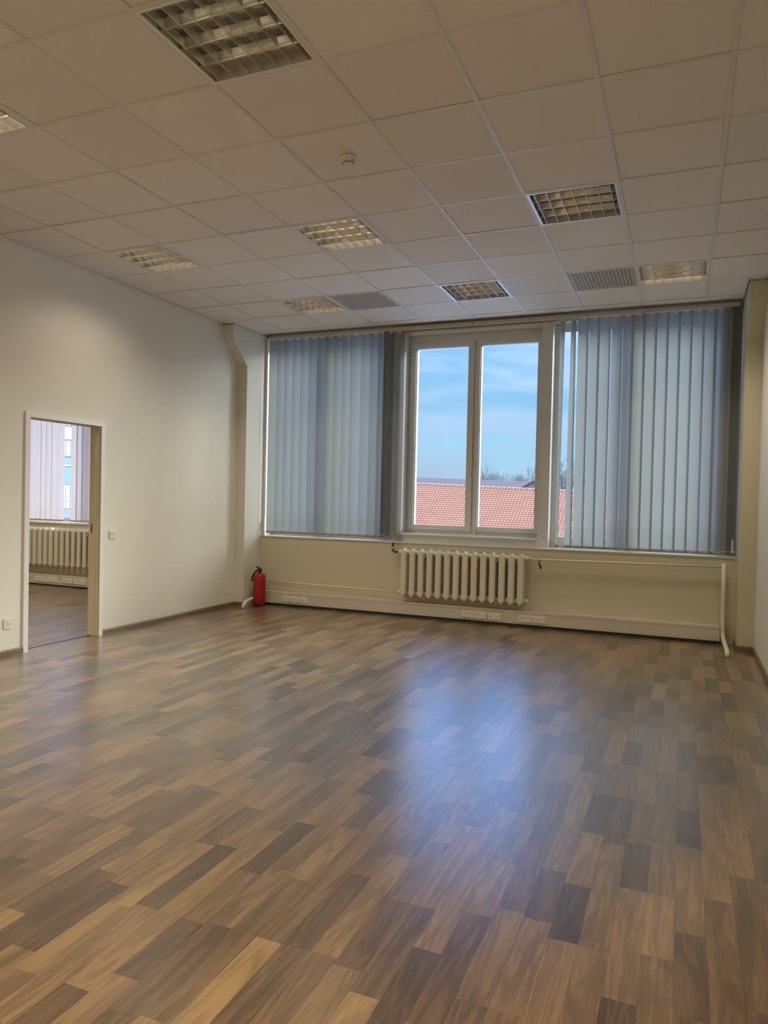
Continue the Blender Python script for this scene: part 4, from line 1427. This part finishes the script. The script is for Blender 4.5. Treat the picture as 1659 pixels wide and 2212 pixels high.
# bare trees
def bare_tree(x, y, z0, zt, seed, label, spreadf=1.5):
    e = empty('bare_tree', (x, y, z0), label, 'tree', 'leafless trees beyond the roofs')
    rd = random.Random(seed)
    mbt, mbb = MB(), MB()
    ht = zt - z0
    def grow(p, d, ln, r, lv):
        q = p + d * ln
        mid = p + d * (ln * 0.5) + Vector((rd.uniform(-.05, .05), rd.uniform(-.05, .05), 0)) * ln
        (mbt if lv < 2 else mbb).tube([p, mid, q], r, 4 if lv > 1 else 7, caps=False, radii=[r, r * 0.85, r * 0.68])
        if lv >= 6:
            return
        for i in range(3 if lv < 4 else 2):
            a = rd.uniform(0, 2 * math.pi)
            tilt = rd.uniform(0.25, 0.62) * spreadf
            s_ = Vector((math.cos(a) * math.sin(tilt), math.sin(a) * math.sin(tilt), math.cos(tilt)))
            nd = (d * 0.75 + s_ * 0.75)
            nd.normalize()
            grow(q, nd, ln * rd.uniform(0.62, 0.82), r * 0.62, lv + 1)
    grow(Vector((0, 0, 0)), Vector((0, 0, 1)), ht * 0.30, ht * 0.020, 0)
    mbt.build('trunk', M['bark'], e)
    mbb.build('branches', M['bark'], e, kind='stuff')
    return e
bare_tree(-22.0, 90, -9, 5.4, 3, 'leafless tree above the roofs, left one in the right pane')
bare_tree(-23.6, 106, -9, 5.2, 5, 'leafless tree above the roofs, right one in the right pane')
bare_tree(-26.5, 95, -9, 4.0, 9, 'low leafless tree top just above the brown roof')
bare_tree(-13.6, 90, -9, 7.4, 14, 'taller leafless tree seen between the open slats on the right')
bare_tree(-16.0, 106, -9, 6.0, 21, 'leafless tree farthest right between the blind slats')

# office block seen through the gap in the next room's blinds (its front faces east)
e = empty('office_building', (-49, 42, -9), 'white office block with glass bands seen through the doorway window', 'building')
def OB(y0, y1, d0, d1, z0, z1, nm, mat, par):
    return B(-48.8 - d1 + 49, -48.8 - d0 + 49, y0 - 42, y1 - 42, z0 + 9, z1 + 9).build(nm, mat, par)
OB(20, 68, 0.2, 12, -9, 12, 'wall', M['panel'], e)
bands = [(7.15, 9.0, 'p'), (7.04, 7.15, 'g'), (5.95, 7.04, 'w'), (5.85, 5.95, 'g'), (4.45, 5.85, 'p'), (3.78, 4.45, 'G'), (3.62, 3.78, 'w'), (1.95, 3.62, 'G'), (1.80, 1.95, 'w'), (0.85, 1.80, 'p'), (0.70, 0.85, 'w'), (-0.10, 0.70, 'p'), (-0.9, -0.10, 'b'), (-9, -0.9, 'w')]
for a, b_, k in bands:
    if k == 'w':
        OB(20, 68, 0.05, 0.2, a, b_, 'facade_band', M['panel'], e)
    elif k == 'g':
        OB(20, 68, 0.12, 0.2, a, b_, 'shadow_joint', M['fascia'], e)  # darker grey strip set back between the bands
    elif k == 'b':
        OB(20, 68, 0.08, 0.2, a, b_, 'blue_panel', M['bluepanel'], e)
    elif k == 'G':
        for i in range(16):
            OB(20 + i * 3 + 0.06, 23 + i * 3 - 0.06, 0.12, 0.2, a + 0.03, b_ - 0.03, 'window', M['oglass'], e)
    else:
        mb = MB()
        for i in range(96):
            mb.box(0.0, 0.16, 20 - 42 + i * 0.5 + 0.03, 20 - 42 + (i + 1) * 0.5 - 0.03, a + 9 + 0.02, b_ + 9 - 0.02)
        mb.build('ribbed_cladding', M['panel'], e, kind='stuff')

# pine whose branch tips cross the gap
e = empty('pine_tree', (-25.6, 19.6, -9), 'pine with dark needle tufts in front of the white office block', 'tree')
MB().tube([(0, 0, 0), (0.1, 0, 8), (0, 0, 15)], 0.2, 8, radii=[0.25, 0.16, 0.03]).build('trunk', M['bark'], e)
rd = random.Random(4)
mbB, mbN = MB(), MB()
for k in range(60):
    z = rd.uniform(5, 14.6)
    a = rd.uniform(0, 2 * math.pi)
    ln = rd.uniform(0.8, 2.3) * (1 - (z - 5) / 14)
    d = Vector((math.cos(a), math.sin(a), 0.18))
    p0 = Vector((0.05, 0, z))
    p1 = p0 + d * ln
    mbB.tube([p0, p1], 0.02, 4, caps=False, radii=[0.03, 0.008])
    for i in range(16):
        t = rd.uniform(0.35, 1.0)
        q = p0 + d * ln * t
        for s_ in range(5):
            dd = Vector((rd.uniform(-1, 1), rd.uniform(-1, 1), rd.uniform(-0.3, 1))).normalized() * 0.16
            sd = dd.cross(Vector((0, 0, 1))).normalized() * 0.008
            mbN.add([q - sd, q + sd, q + dd], [(0, 1, 2)])
mbB.build('branches', M['bark'], e, kind='stuff')
mbN.build('needles', M['needle'], e, kind='stuff')
